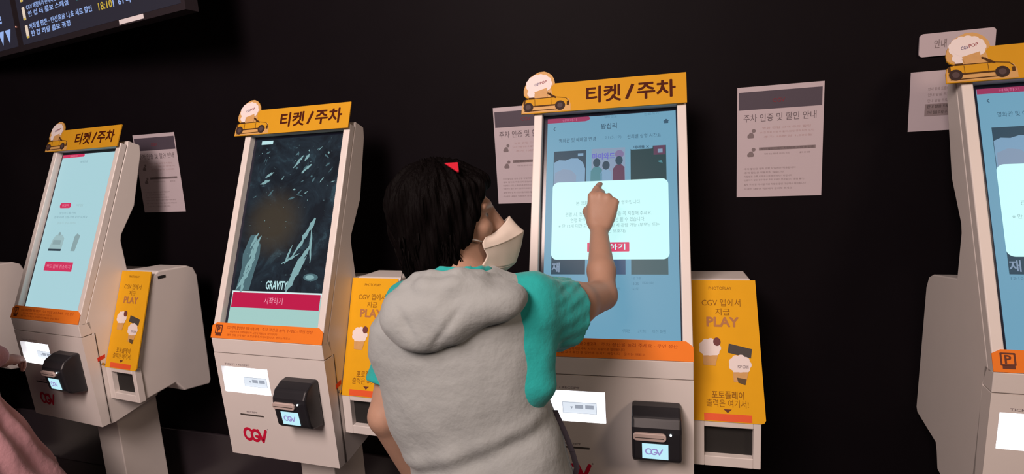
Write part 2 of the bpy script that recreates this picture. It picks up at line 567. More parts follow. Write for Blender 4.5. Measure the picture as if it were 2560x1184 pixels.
def screen_popup(root):
    """booking screen with a white notice box"""
    sc = glow('screen_blue', rgb(107, 158, 184), 1.0)
    b = base_screen(sc)
    tx = glow('screen_ink', rgb(52, 86, 108), 1.0)
    tx2 = glow('screen_ink_soft', rgb(82, 126, 150), 1.0)
    red = glow('screen_tab_red', rgb(150, 48, 90), 1.0)
    pal = glow('screen_tab_text', rgb(200, 110, 150), 1.0)
    dk = glow('poster_dark', rgb(38, 70, 88), 1.0)
    dk2 = glow('poster_green', rgb(36, 66, 72), 1.0)
    pl = glow('poster_pale', rgb(120, 158, 188), 1.0)
    pl2 = glow('poster_pale_lilac', rgb(128, 150, 176), 1.0)
    vio = glow('poster_violet', rgb(100, 105, 190), 1.0)
    mar = glow('poster_maroon', rgb(92, 62, 86), 1.0)
    tea = glow('poster_teal', rgb(72, 130, 142), 1.0)
    wht = glow('popup_white', rgb(198, 246, 246), 1.06)
    ink = glow('popup_ink', rgb(140, 178, 182), 1.0)
    btn = glow('popup_button', rgb(214, 70, 108), 1.0)
    o = SO
    b.poly(PP, [(-0.1895, 0.735), (-0.060, 0.735), (-0.054, 0.729), (-0.060, 0.7225), (-0.070, 0.720), (-0.1895, 0.720)], o + .0002, red)
    b.text(PP, '선택하기', -0.142, -0.098, 0.7225, 0.7315, o + .0005, pal)
    b.text(PP, '결제 정보', -0.012, 0.026, 0.725, 0.734, o + .0005, tx2)
    b.text(PP, '완료하기', 0.108, 0.150, 0.7255, 0.734, o + .0005, tx2)
    b.text(PP, '왕십리', -0.022, 0.026, 0.690, 0.708, o + .0005, tx, 0.02)
    b.stroke(PP, [(-0.165, 0.705), (-0.170, 0.700), (-0.165, 0.695)], 0.002, o + .0005, tx)
    b.poly(PP, [(0.163, 0.703), (0.172, 0.710), (0.181, 0.703), (0.178, 0.703), (0.178, 0.696), (0.166, 0.696), (0.166, 0.703)], o + .0005, tx)
    b.text(PP, '영화관 및 예매일 변경', -0.152, -0.038, 0.653, 0.667, o + .0005, tx, 0.005)
    b.text(PP, '21(5.19)', -0.010, 0.040, 0.655, 0.666, o + .0005, tx2)
    b.text(PP, '전회별 상영 시간표', 0.057, 0.156, 0.654, 0.667, o + .0005, tx, 0.005)
    # three film cards (generic pictures)
    b.rect(PP, -0.167, -0.066, 0.50, 0.625, o + .0002, dk)
    b.poly(PP, [(-0.166, 0.50), (-0.070, 0.50), (-0.069, 0.565), (-0.076, 0.585), (-0.092, 0.599), (-0.112, 0.600), (-0.130, 0.594), (-0.150, 0.596), (-0.166, 0.588)], o + .0004, pl)
    b.poly(PP, [(-0.164, 0.50), (-0.098, 0.50), (-0.096, 0.545), (-0.112, 0.562), (-0.138, 0.566), (-0.162, 0.555)], o + .0006, pl2)
    b.rect(PP, -0.092, -0.075, 0.606, 0.615, o + .0006, pl)
    b.rect(PP, -0.050, 0.051, 0.50, 0.627, o + .0002, pl2)
    b.text(PP, '마이와드', -0.047, 0.020, 0.592, 0.612, o + .0005, vio, 0.04)
    b.disc(PP, 0.034, 0.606, 0.013, o + .0005, glow('poster_badge', rgb(120, 110, 150), 1.0))
    for x, h, c in ((-0.034, 0.566, tea), (-0.006, 0.556, pl), (0.033, 0.570, mar)):
        b.disc(PP, x, h + 0.016, 0.011, o + .0006, dk, rs=0.014)
        b.poly(PP, [(x - 0.019, 0.50), (x + 0.017, 0.50), (x + 0.016, h - 0.006), (x + 0.006, h + 0.004), (x - 0.008, h + 0.003), (x - 0.018, h - 0.010)], o + .0004, c)
    b.rect(PP, 0.067, 0.170, 0.50, 0.627, o + .0002, dk2)
    b.rrect(PP, 0.066, 0.132, 0.618, 0.633, 0.005, o + .0004, sc)
    b.text(PP, '예매율 X', 0.076, 0.121, 0.620, 0.630, o + .0006, tx, 0.02)
    b.rect(PP, 0.134, 0.168, 0.598, 0.627, o + .0003, mar)
    b.rect(PP, 0.146, 0.160, 0.604, 0.616, o + .0006, pl2)
    b.poly(PP, [(0.145, 0.578), (0.156, 0.580), (0.160, 0.572), (0.150, 0.574)], o + .0006, tea)
    # lower row of cards, under the notice box
    b.rect(PP, -0.167, -0.066, 0.239, 0.30, o + .0002, dk)
    b.text(PP, '재', -0.165, -0.142, 0.246, 0.274, o + .0005, pl2, 0.02)
    b.rect(PP, -0.050, 0.051, 0.239, 0.30, o + .0002, glow('poster_slate', rgb(72, 92, 120), 1.0))
    b.rect(PP, 0.067, 0.170, 0.239, 0.30, o + .0002, glow('poster_grey_green', rgb(72, 98, 104), 1.0))
    for i, (s, x0, x1, z) in enumerate((('1관 2층', 0.068, 0.094, 0.229), ('13:35', 0.068, 0.088, 0.2125), ('15:20 (2D)', 0.098, 0.130, 0.2145), ('163석', 0.068, 0.086, 0.198), ('163석', 0.020, 0.036, 0.198), ('12:10', -0.165, -0.140, 0.229))):
        b.text(PP, s, x0, x1, z - .004, z + .004, o + .0005, tx2)
    for s, x0, x1 in (('시작화면', 0.040, 0.062), ('고객 센터', 0.084, 0.106), ('이전 화면', 0.124, 0.160)):
        b.text(PP, s, x0, x1, 0.074, 0.084, o + .0005, tx2)
    # notice box
    b.poly(PP, rr(-0.168, 0.1745, 0.283, 0.5235, 0.018, 8), o + .0010, wht)
    b.text(PP, '본 영화는 청소년 관람불가 영화입니다.', -0.095, 0.096, 0.449, 0.461, o + .0013, ink, 0.005)
    b.text(PP, '관람 시, 청소년은 반드시 신분증을 꼭 지참해 주세요.', -0.127, 0.127, 0.414, 0.427, o + .0013, ink, 0.005)
    b.text(PP, '연령 확인 불가 시 입장이 제한 될 수 있습니다.', -0.111, 0.107, 0.396, 0.409, o + .0013, ink, 0.005)
    b.text(PP, '※ 만 12세 미만 고객은 보호자 동반 시 관람 가능 (부모님 또는', -0.147, 0.148, 0.378, 0.391, o + .0013, ink, 0.005)
    b.text(PP, '성인 보호자)', -0.010, 0.051, 0.361, 0.373, o + .0013, ink, 0.005)
    b.rrect(PP, -0.060, 0.062, 0.306, 0.334, 0.002, o + .0013, btn)
    b.text(PP, '확인하기', -0.046, 0.050, 0.312, 0.329, o + .0016, wht, 0.02)
    return b.build('screen', root)


def screen_film(root):
    """start screen with a dark film picture (generic drifting debris), title and red start bar"""
    b = base_screen(glow('film_strip_pale', rgb(163, 203, 198), 1.0))
    dk = mat('film_dark', (0.004, 0.004, 0.004, 1), rough=0.4, spec=0.1)
    nt = dk.node_tree
    bs = nt.nodes['Principled BSDF']
    tc = nt.nodes['Texture Coordinate']
    n = nt.nodes.new('ShaderNodeTexNoise')
    n.inputs['Scale'].default_value = 9.0
    n.inputs['Detail'].default_value = 8.0
    n.inputs['Roughness'].default_value = 0.65
    n.inputs['Distortion'].default_value = 1.2
    nt.links.new(tc.outputs['Object'], n.inputs['Vector'])
    cr = nt.nodes.new('ShaderNodeValToRGB')
    cr.color_ramp.elements[0].position = 0.40
    cr.color_ramp.elements[0].color = rgb(20, 27, 36)
    cr.color_ramp.elements[1].position = 0.80
    cr.color_ramp.elements[1].color = rgb(66, 96, 108)
    e = cr.color_ramp.elements.new(0.58)
    e.color = rgb(32, 44, 54)
    nt.links.new(n.outputs['Fac'], cr.inputs['Fac'])
    vd = nt.nodes.new('ShaderNodeVectorMath')
    vd.operation = 'DISTANCE'
    vd.inputs[1].default_value = PP(-0.055, 0.415)
    nt.links.new(tc.outputs['Object'], vd.inputs[0])
    mr = nt.nodes.new('ShaderNodeMapRange')
    mr.interpolation_type = 'SMOOTHSTEP'
    mr.inputs['From Min'].default_value = 0.04
    mr.inputs['From Max'].default_value = 0.16
    mr.inputs['To Min'].default_value = 0.85
    mr.inputs['To Max'].default_value = 0.0
    nt.links.new(vd.outputs['Value'], mr.inputs['Value'])
    mx = nt.nodes.new('ShaderNodeMix')
    mx.data_type = 'RGBA'
    mx.inputs[7].default_value = rgb(66, 58, 47)
    nt.links.new(mr.outputs['Result'], mx.inputs[0])
    nt.links.new(cr.outputs['Color'], mx.inputs[6])
    nt.links.new(mx.outputs[2], bs.inputs['Emission Color'])
    bs.inputs['Emission Strength'].default_value = 1.0
    o = SO
    b.rect(PP, -0.1895, 0.2000, 0.169, 0.735, o + .0002, dk)
    pale = glow('film_pale', rgb(128, 168, 172), 1.0)
    pale2 = glow('film_pale_soft', rgb(74, 106, 114), 1.0)
    brt = glow('film_bright', rgb(186, 226, 230), 1.0)
    rnd = random.Random(11)

    def shard(cx, cs, L, w, ang, mt, oo, n=9):
        pts = []
        for i in range(n):
            t = i / (n - 1)
            pts.append((t - .5, w * (0.35 + rnd.random()) * math.sin(math.pi * min(max(t, .06), .94)) ** .7))
        for i in range(n - 1, -1, -1):
            t = i / (n - 1)
            pts.append((t - .5, -w * (0.35 + rnd.random()) * math.sin(math.pi * min(max(t, .06), .94)) ** .7))
        c, s = math.cos(ang), math.sin(ang)
        b.poly(PP, [(cx + L * (x * c) - y * s, cs + L * (x * s) + y * c) for x, y in pts], oo, mt)
    # the big pale forms low on the picture
    b.poly(PP, [(-0.176, 0.172), (-0.118, 0.172), (-0.108, 0.235), (-0.095, 0.300), (-0.098, 0.335), (-0.112, 0.352), (-0.128, 0.372), (-0.148, 0.368), (-0.160, 0.330), (-0.170, 0.300), (-0.166, 0.250)], o + .0004, pale2)
    for k in range(12):
        t = k / 11
        shard(-0.150 + 0.030 * t + rnd.uniform(-.012, .012), 0.185 + 0.165 * t, 0.05 + .03 * rnd.random(), 0.006, math.radians(70 + rnd.uniform(-14, 14)), pale, o + .0005 + .00001 * k)
    for cx, cs, L, w, a in ((0.098, 0.385, 0.10, 0.011, 62), (0.070, 0.330, 0.11, 0.006, 57), (0.084, 0.275, 0.15, 0.010, 62), (0.066, 0.225, 0.12, 0.013, 66), (0.030, 0.300, 0.07, 0.004, 72), (0.040, 0.285, 0.08, 0.004, 28), (0.118, 0.330, 0.12, 0.005, 96), (0.090, 0.258, 0.08, 0.005, 66)):
        shard(cx, cs, L, w, math.radians(a), pale, o + .0006 + 1e-5 * len(b.f) % .0003)
    # debris in the upper half
    for k in range(30):
        cx = rnd.uniform(-0.17, 0.175)
        cs = rnd.uniform(0.50, 0.725)
        shard(cx, cs, rnd.uniform(.006, .030), rnd.uniform(.001, .0045), math.radians(rnd.gauss(38, 40)), pale2 if rnd.random() < .75 else pale, o + .0004 + 1e-5 * k, n=6)
    for cx, cs, L, a in ((0.015, 0.640, 0.06, 50), (0.055, 0.612, 0.05, 40), (-0.105, 0.595, 0.04, 30), (-0.12, 0.568, 0.045, 20), (0.05, 0.655, 0.03, 60)):
        shard(cx, cs, L, 0.006, math.radians(a), pale, o + .0009)
    for k in range(60):
        cx, cs = rnd.uniform(-0.18, 0.18), rnd.uniform(0.18, 0.73)
        b.disc(PP, cx, cs, rnd.uniform(.0006, .0018), o + .0008, pale, n=6)
    b.rect(PP, -0.165, -0.113, 0.7145, 0.729, o + .001, brt)
    b.disc(PP, 0.135, 0.222, 0.030, o + .0008, pale2, rs=0.013)
    b.disc(PP, 0.132, 0.222, 0.018, o + .001, pale, rs=0.008)
    b.text(PP, 'GRAVITY', -0.046, 0.044, 0.178, 0.206, o + .0012, brt, 0.03)
    # white edge, red start bar
    b.rect(PP, -0.1895, 0.2000, 0.158, 0.169, o + .0004, glow('film_edge', rgb(216, 240, 240), 1.0))
    b.rect(PP, -0.185, 0.1855, 0.111, 0.1635, o + .0006, glow('start_red', rgb(190, 14, 70), 1.0))
    b.text(PP, '시작하기', -0.044, 0.034, 0.126, 0.149, o + .0010, glow('start_text', rgb(240, 160, 185), 1.0), 0.005)
    return b.build('screen', root)


def screen_pale(root):
    """pale payment page"""
    b = base_screen(glow('screen_pale', rgb(168, 208, 216), 1.0))
    o = SO
    tx = glow('pale_ink', rgb(128, 160, 170), 1.0)
    red = glow('pale_red', rgb(206, 48, 92), 1.0)
    redt = glow('pale_red_text', rgb(230, 140, 165), 1.0)
    gr = glow('pale_grey', rgb(138, 164, 168), 1.0)
    gr2 = glow('pale_grey_light', rgb(156, 186, 190), 1.0)
    dk = glow('pale_dark', rgb(48, 64, 76), 1.0)
    b.poly(PP, [(-0.1895, 0.735), (-0.038, 0.735), (-0.032, 0.729), (-0.038, 0.7215), (-0.1895, 0.720)], o + .0002, red)
    b.text(PP, '결제하기', -0.135, -0.085, 0.7225, 0.7315, o + .0005, redt)
    b.text(PP, '예매완료', -0.052, 0.002, 0.692, 0.703, o + .0005, tx)
    b.rrect(PP, -0.120, -0.042, 0.487, 0.510, 0.010, o + .0003, red)
    b.text(PP, '영화관', -0.105, -0.057, 0.492, 0.505, o + .0006, redt)
    b.text(PP, '매점', -0.005, 0.040, 0.493, 0.504, o + .0005, gr2)
    b.text(PP, '할인카드를 먼저', -0.110, 0.005, 0.459, 0.470, o + .0005, tx)
    b.text(PP, '왼쪽 아래 단말기에 꽂아 주세요', -0.140, 0.090, 0.441, 0.452, o + .0005, tx)
    b.text(PP, '결제가 끝날 때까지', -0.108, 0.024, 0.415, 0.424, o + .0005, gr2)
    b.poly(PP, [(-0.125, 0.305), (-0.036, 0.305), (-0.032, 0.352), (-0.046, 0.366), (-0.070, 0.372), (-0.096, 0.366), (-0.112, 0.345)], o + .0003, gr2)
    b.disc(PP, -0.072, 0.372, 0.008, o + .0005, gr)
    b.rect(PP, -0.105, -0.050, 0.325, 0.345, o + .0005, gr)
    b.rect(PP, -0.126, -0.037, 0.297, 0.306, o + .0006, dk)
    b.poly(PP, [(0.030, 0.298), (0.058, 0.298), (0.072, 0.365), (0.050, 0.375), (0.036, 0.362)], o + .0003, gr)
    b.rect(PP, -0.122, 0.069, 0.211, 0.250, o + .0003, red)
    b.text(PP, '카드 결제 취소하기', -0.108, 0.055, 0.222, 0.239, o + .0006, redt)
    return b.build('screen', root)


KX = {0: (-3.52, 0.06, -0.082), 1: (-2.3414, 0.0308, -0.0814), 2: (-1.1679, -0.033, -0.0123), 3: (-0.028, 0.0, 0.0566), 4: (1.1121, 0.0646, 0.0009)}
KL = {0: 'white ticket kiosk mostly outside the left edge, only its slim pole and flank showing',
      1: 'white ticket kiosk with pale payment page on its screen, leftmost full one in the row',
      2: 'white ticket kiosk showing a dark film picture above a red start bar',
      3: 'white ticket kiosk with blue booking screen that the person in the vest is touching',
      4: 'white ticket kiosk cut off by the right edge, white notice box on its blue screen'}
KG = 'ticket kiosks standing in a row along the black wall'
proto = empty('ticket_kiosk', (0, 0, 0), 0, KL[2], 'ticket kiosk', KG)
build_kiosk_common(proto)
kiosks = {}
for i in (0, 1, 3, 4):
    kiosks[i] = copy_tree(proto)
kiosks[2] = proto
for i, k in kiosks.items():
    k.location = (KX[i][0], KX[i][1], 0)
    k.rotation_euler = (0, 0, KX[i][2])
    k['label'] = KL[i]
s3 = screen_popup(kiosks[3])
for i in (4,):
    c = s3.copy(); COL.objects.link(c); c.parent = kiosks[i]
screen_film(kiosks[2])
s1 = screen_pale(kiosks[1])
c = s1.copy(); COL.objects.link(c); c.parent = kiosks[0]

# ------------------------------------------------------------------ photo printers on the right flank of each kiosk


def build_printer(root):
    X0, X1 = HW + 0.0012, 0.405
    prof = [(0.092, -0.190), (0.212, 0.158), (0.235, 0.172), (0.365, 0.166), (0.395, 0.150), (0.408, 0.115), (0.40, -0.375), (0.39, -0.392), (0.27, -0.372), (0.235, -0.322), (0.096, -0.338)]
    b = MB()
    b.prism([(y, z + ZC) for y, z in prof], X0, X1, WHITE)
    b.build('housing', root, bevel=0.006)
    # output tray frame
    b = MB()
    fr = [(X0, 0.262, -0.338, -0.196), (0.392, 0.412, -0.338, -0.196), (0.262, 0.392, -0.338, -0.308), (0.262, 0.392, -0.218, -0.196)]
    for x0, x1, z0, z1 in fr:
        b.box(x0, x1, 0.070, 0.0965, ZC + z0, ZC + z1, WHITE)
    b.build('output_tray', root, bevel=0.002)
    b = MB()
    b.box(0.262, 0.392, 0.091, 0.0915, ZC - 0.308, ZC - 0.218, DARK)
    b.build('output_opening', root)
    # yellow advertising panel, leaning back
    p0, p1 = (0.0675, -0.200), (0.200, 0.176)
    L = math.hypot(p1[0] - p0[0], p1[1] - p0[1])
    dy, dz = (p1[0] - p0[0]) / L, (p1[1] - p0[1]) / L

    def PY(x, s, o=0.0):
        return (x, p0[0] + dy * s - dz * o, ZC + p0[1] + dz * s + dy * o)
    XL, XR = X0 + 0.001, 0.424
    b = MB()
    b.poly(PY, [(XL, 0), (XR - 0.012, 0), (XR - 0.004, 0.003), (XR, 0.010), (XR - 0.012, L), (XL, L)], 0.0, YELLOW2, 0.004)
    ap = b.build('advert_panel', root)
    # prints
    b = MB()
    px = lambda u: XL + u * (XR - 0.006 - XL)
    ps = lambda v: L * (1 - v)
    o = 0.0005
    b.text(PY, 'PHOTOPLAY', px(.28), px(.62), ps(.070), ps(.048), o, AMBER_T)
    b.text(PY, 'CGV 앱에서', px(.17), px(.74), ps(.190), ps(.137), o, AMBER_T, 0.006)
    b.text(PY, '지금', px(.37), px(.58), ps(.255), ps(.205), o, AMBER_T, 0.006)
    b.text(PY, 'PLAY', px(.24), px(.70), ps(.335), ps(.270), o, PLAY_T, 0.04)
    # two popcorn buckets
    rnd = random.Random(5)
    for cu, cv, w, flip in ((.27, .49, .15, 0), (.70, .60, .17, 1)):
        cx, cs = px(cu), ps(cv)
        b_text = b
        b = MB()
        if flip:
            b.poly(PY, [(px(.53), ps(.52)), (px(.86), ps(.555)), (px(.88), ps(.49)), (px(.55), ps(.455))], o, mat('print_charcoal', (0.05, 0.045, 0.04, 1), .6))
        for k in range(9):
            a = 2 * math.pi * k / 9
            b.disc(PY, cx + 0.020 * math.cos(a), cs + 0.017 * math.sin(a), 0.011, o + 0.0003 + 2e-5 * k, PAPERW, n=14)
        b.disc(PY, cx, cs, 0.022, o + 0.0007, PAPERW, n=20)
        b.poly(PY, [(cx - 0.020, cs - 0.022), (cx + 0.022, cs - 0.020), (cx + 0.014, cs - 0.050), (cx - 0.018, cs - 0.048)], o + 0.0005, BUCKET)
        if flip:
            b.text(PY, 'POP CORN', cx - 0.006, cx + 0.022, cs - 0.010, cs - 0.002, o + 0.001, GREYP, 0.02)
            b.poly(PY, [(cx - 0.010, cs - 0.036), (cx + 0.016, cs - 0.040), (cx + 0.012, cs - 0.056), (cx - 0.006, cs - 0.050)], o + 0.001, mat('print_dark_brown', (0.10, 0.06, 0.02, 1), .6))
        else:
            b.disc(PY, cx + 0.020, cs + 0.018, 0.010, o + 0.001, mat('print_wine', (0.14, 0.03, 0.03, 1), .6), rs=0.012)
        b.build('popcorn_picture', ap)
        b = b_text
    b.text(PY, '포토플레이', px(.28), px(.74), ps(.842), ps(.788), o, AMBER_T, 0.012)
    b.text(PY, '출력은 여기서!', px(.20), px(.80), ps(.898), ps(.846), o, AMBER_T, 0.0)
    b.poly(PY, [(px(.44), ps(.912)), (px(.56), ps(.912)), (px(.50), ps(.938))], o, BROWN_T)
    b.rect(PY, px(.16), px(.84), ps(.995), ps(.945), o, mat('panel_red', (0.78, 0.10, 0.02, 1), .5))
    b.build('advert_print', ap)
    # small vent on the outer flank
    b = MB()
    b.box(X1, X1 + 0.001, 0.228, 0.262, ZC + 0.138, ZC + 0.150, DARK)
    b.build('vent_slot', root)


PL_ = {0: 'grey white photo printer box at the left edge, only its side panel visible',
       1: 'photo printer box with yellow panel beside the kiosk with the pale payment page',
       2: 'photo printer box with yellow panel partly hidden behind the person in the vest',
       3: 'photo printer box with yellow panel fully in view, right of the touched kiosk'}
PG = 'photo printers fixed to the right side of the kiosks'
pp = empty('photo_printer', (0, 0, 0), 0, PL_[3], 'photo printer', PG)
build_printer(pp)
printers = {3: pp}
for i in (0, 1, 2):
    printers[i] = copy_tree(pp)
for i, k in printers.items():
    k.location = (KX[i][0], KX[i][1], 0)
    k.rotation_euler = (0, 0, KX[i][2])
    k['label'] = PL_[i]

# ------------------------------------------------------------------ notices on the wall
PAPER = mat('notice_paper', (0.50, 0.44, 0.48, 1), rough=0.7, spec=0.2, var=0.03, noise=8)
NB = mat('notice_band', (0.065, 0.052, 0.075, 1), rough=0.7)
NT = mat('notice_title', (0.11, 0.085, 0.10, 1), rough=0.7)
NT2 = mat('notice_small_text', (0.26, 0.21, 0.22, 1), rough=0.7)
NBAR = mat('notice_bar', (0.19, 0.155, 0.165, 1), rough=0.7)
NPK = mat('notice_pink_text', (0.42, 0.30, 0.31, 1), rough=0.7)


def PW(x, s, o=0.0):
    return (x, WALL_Y - 0.0002 - o, s)


def notice(x0, x1, s0, s1, label):
    b = MB()
    w, h = x1 - x0, s1 - s0
    X = lambda u: x0 + u * w
    S = lambda v: s1 - v * h
    b.rect(PW, x0, x1, s0, s1, 0.0012, PAPER, 0.001)
    o = 0.0015
    b.rect(PW, X(.02), X(.98), S(.205), S(.045), o, NB)
    b.text(PW, 'CGV', X(.42), X(.56), S(.150), S(.115), o + .0003, mat('notice_red', (0.16, 0.02, 0.035, 1), .7), 0.02)
    b.text(PW, '주차 인증 및 할인 안내', X(.075), X(.92), S(.315), S(.245), o, NT, 0.004)
    for v in (.43, .60):
        # little parked-car icon
        b.rrect(PW, X(.125), X(.205), S(v + .03), S(v), .004, o, NBAR)
        b.poly(PW, [(X(.135), S(v)), (X(.155), S(v - .02)), (X(.185), S(v - .02)), (X(.20), S(v))], o, NBAR)
        b.disc(PW, X(.20), S(v - .035), .006, o, NBAR)
    b.text(PW, '영화 관람 고객 주차 할인', X(.30), X(.86), S(.385), S(.365), o, NPK)
    b.text(PW, '3시간 무료 인증 후 출차 (당일 영화 티켓 소지)', X(.27), X(.90), S(.425), S(.405), o, NPK)
    b.text(PW, '추가 10분당 1,000원', X(.32), X(.88), S(.465), S(.445), o, NPK)
    b.rect(PW, X(.265), X(.92), S(.575), S(.548), o, NBAR)
    b.text(PW, '무인 발권기에서 차량번호 입력 후 인증', X(.29), X(.90), S(.571), S(.552), o + .0003, NT)
    b.text(PW, '티켓 또는 영수증 바코드 인식', X(.33), X(.62), S(.615), S(.60), o, NT2)
    b.text(PW, '출차 전 인증', X(.74), X(.86), S(.615), S(.60), o, NT2)
    lines = (('· 주차 할인은 영화 관람 당일에만 적용됩니다', .70, .74), ('· 중복 할인은 적용되지 않습니다', .56, .775), ('· 차량번호 오류 시 매표소에 문의하시기 바랍니다', .66, .81),
             ('· 인증하지 않은 경우 정상 주차 요금이 부과됩니다 (환불 불가)', .80, .845), ('· 발렛 주차 및 타 시설 이용 차량은 할인 대상에서 제외됩니다', .82, .885), ('· 자세한 내용은 직원에게 문의해 주세요', .66, .925))
    for s, e, v in lines:
        b.text(PW, s, X(.075), X(e), S(v + .009), S(v - .009), o, NT2)
    t = b.build('parking_notice')
    return tag(t, label, 'notice', 'white parking notices taped to the black wall')


notice(-2.300, -2.045, 1.388, 1.752, 'white parking notice on the wall between the two left kiosks')
notice(-0.500, -0.247, 1.386, 1.742, 'white parking notice half hidden behind the touched kiosk, beside the masked face')
notice(0.3425, 0.594, 1.387, 1.742, 'white parking notice fully in view on the black wall, right of the touched kiosk')
# sheet and rounded plate behind the right kiosk
b = MB()
b.rect(PW, 0.822, 1.075, 1.5715, 1.745, 0.0012, PAPER, 0.001)
for i in range(5):
    b.text(PW, '안내 말씀 드립니다 영화관 이용', 0.868, 0.868 + (.10, .12, .11, .12, .09)[i], 1.689 - i * .017, 1.698 - i * .017, 0.0016, NT2)
b.rect(PW, 0.862, 0.985, 1.615, 1.650, 0.0016, NT2)
tag(b.build('notice_sheet'), 'plain white sheet with grey lines low behind the right kiosk header', 'notice')
b = MB()
b.rrect(PW, 0.838, 1.022, 1.786, 1.851, 0.010, 0.006, PAPER, 0.0058)
b.text(PW, '안내', 0.875, 0.905, 1.808, 1.832, 0.0064, NBAR, 0.01)
tag(b.build('wall_plate'), 'pale rounded plate mounted above the sheet behind the right kiosk header', 'wall plate')

# ------------------------------------------------------------------ overhead menu displays, top left
MO = Vector((-2.2, 0.28, 0.0))
MU = Vector((1, -0.153, 0)).normalized()
MN = Vector((-0.153, -1, 0)).normalized()


def PM(u, z, o=0.0):
    p = MO + MU * u + MN * o
    return (p.x, p.y, z + 1.0)


PANEL = mat('menu_frame', (0.025, 0.02, 0.024, 1), rough=0.3)
LCD = glow('menu_dark_lcd', rgb(38, 36, 48), 1.0)
MW = glow('menu_text', rgb(150, 178, 235), 1.0)
MY = glow('menu_yellow_text', rgb(200, 170, 60), 1.0)
MI = glow('menu_icon', rgb(225, 205, 185), 1.0)
MT = glow('menu_teal', rgb(50, 110, 110), 1.0)
for (u0, u1, side) in ((-1.64, -0.478, 0), (-0.474, 0.690, 1)):
    lab = ('dark overhead display at top left corner, showing two white down triangles', 'dark overhead menu display with rows of white text and popcorn icons')[side]
    root = empty('menu_display', PM((u0 + u1) / 2, 1.15), 0, lab, 'display', 'overhead menu displays hung along the wall')
    inv = Matrix.Translation(Vector(root.location)).inverted()
    PQ = lambda u, z, o=0.0, inv=inv: tuple(inv @ Vector(PM(u, z, o)))
    b = MB()
    b.rect(PQ, u0, u1, 1.148, 1.83, 0.0, PANEL, 0.05)
    b.build('frame', root)
    b = MB()
    b.rect(PQ, u0 + 0.022, u1 - 0.022, 1.172, 1.808, 0.001, LCD, 0.0008)
    o = 0.0014
    if side:
        for z in (1.222, 1.298, 1.374):
            b.rrect(PQ, -0.412, -0.388, z - 0.027, z + 0.027, 0.004, o, MI)
            b.rect(PQ, -0.408, -0.390, z - 0.027, z - 0.019, o + .0004, MY)
        b.text(PQ, 'CGV 매점에서 판매하는 팝콘 세트', -0.372, -0.020, 1.309, 1.330, o, MW, 0.02)
        b.text(PQ, '한 컵 더 콤보 스페셜', -0.366, -0.040, 1.279, 1.302, o, MW, 0.02)
        b.text(PQ, '카라멜 팝콘 · 탄산음료 나쵸 세트 할인', -0.374, 0.118, 1.229, 1.253, o, MW, 0.02)
        b.text(PQ, '한 컵 리필 콤보 증정', -0.370, -0.052, 1.198, 1.221, o, MW, 0.02)
        b.text(PQ, '18:10', 0.165, 0.258, 1.224, 1.252, o, MY, 0.02)
        b.rect(PQ, 0.264, 0.270, 1.222, 1.256, o, MW)
        b.text(PQ, '61석', 0.300, 0.378, 1.222, 1.252, o, MW, 0.02)
        b.rect(PQ, 0.02, 0.14, 1.285, 1.46, o, MT)
        b.rect(PQ, -0.40, -0.31, 1.36, 1.50, o, MT)
        for i in range(5):
            b.text(PQ, '오늘의 상영 시간표 안내', -0.30, 0.5, 1.52 + .05 * i, 1.55 + .05 * i, o, MW)
    else:
        b.text(PQ, 'Combo time e', -0.92, -0.604, 1.285, 1.338, o, MW, 0.02)
        for u in (-0.565, -0.628, -0.691):
            b.poly(PQ, [(u - 0.026, 1.252), (u + 0.026, 1.252), (u, 1.192)], o, MW)
        for i in range(4):
            b.text(PQ, '음료와 팝콘 메뉴', -1.5, -0.75, 1.42 + .08 * i, 1.46 + .08 * i, o, MW)
    b.build('display_panel', root)
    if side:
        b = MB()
        b.rect(PQ, 0.285, 0.442, 1.153, 1.170, 0.0012, mat('glint_white', (0.75, 0.72, 0.74, 1), .5), 0.001)  # bright reflection on the lower bezel, painted as a thin white piece
        b.build('bezel_glint', root)
    else:
        b = MB()
        b.disc(PQ, -0.489, 1.255, 0.003, 0.002, glow('standby_red', (1.0, 0.35, 0.25, 1), 2.0), thick=.0018)
        b.build('standby_light', root)
    for u in (u0 + 0.25, u1 - 0.25):
        b = MB()
        b.rect(PQ, u - 0.02, u + 0.02, 1.80, 2.60, -0.015, PANEL, 0.03)
        b.build('hanger', root)

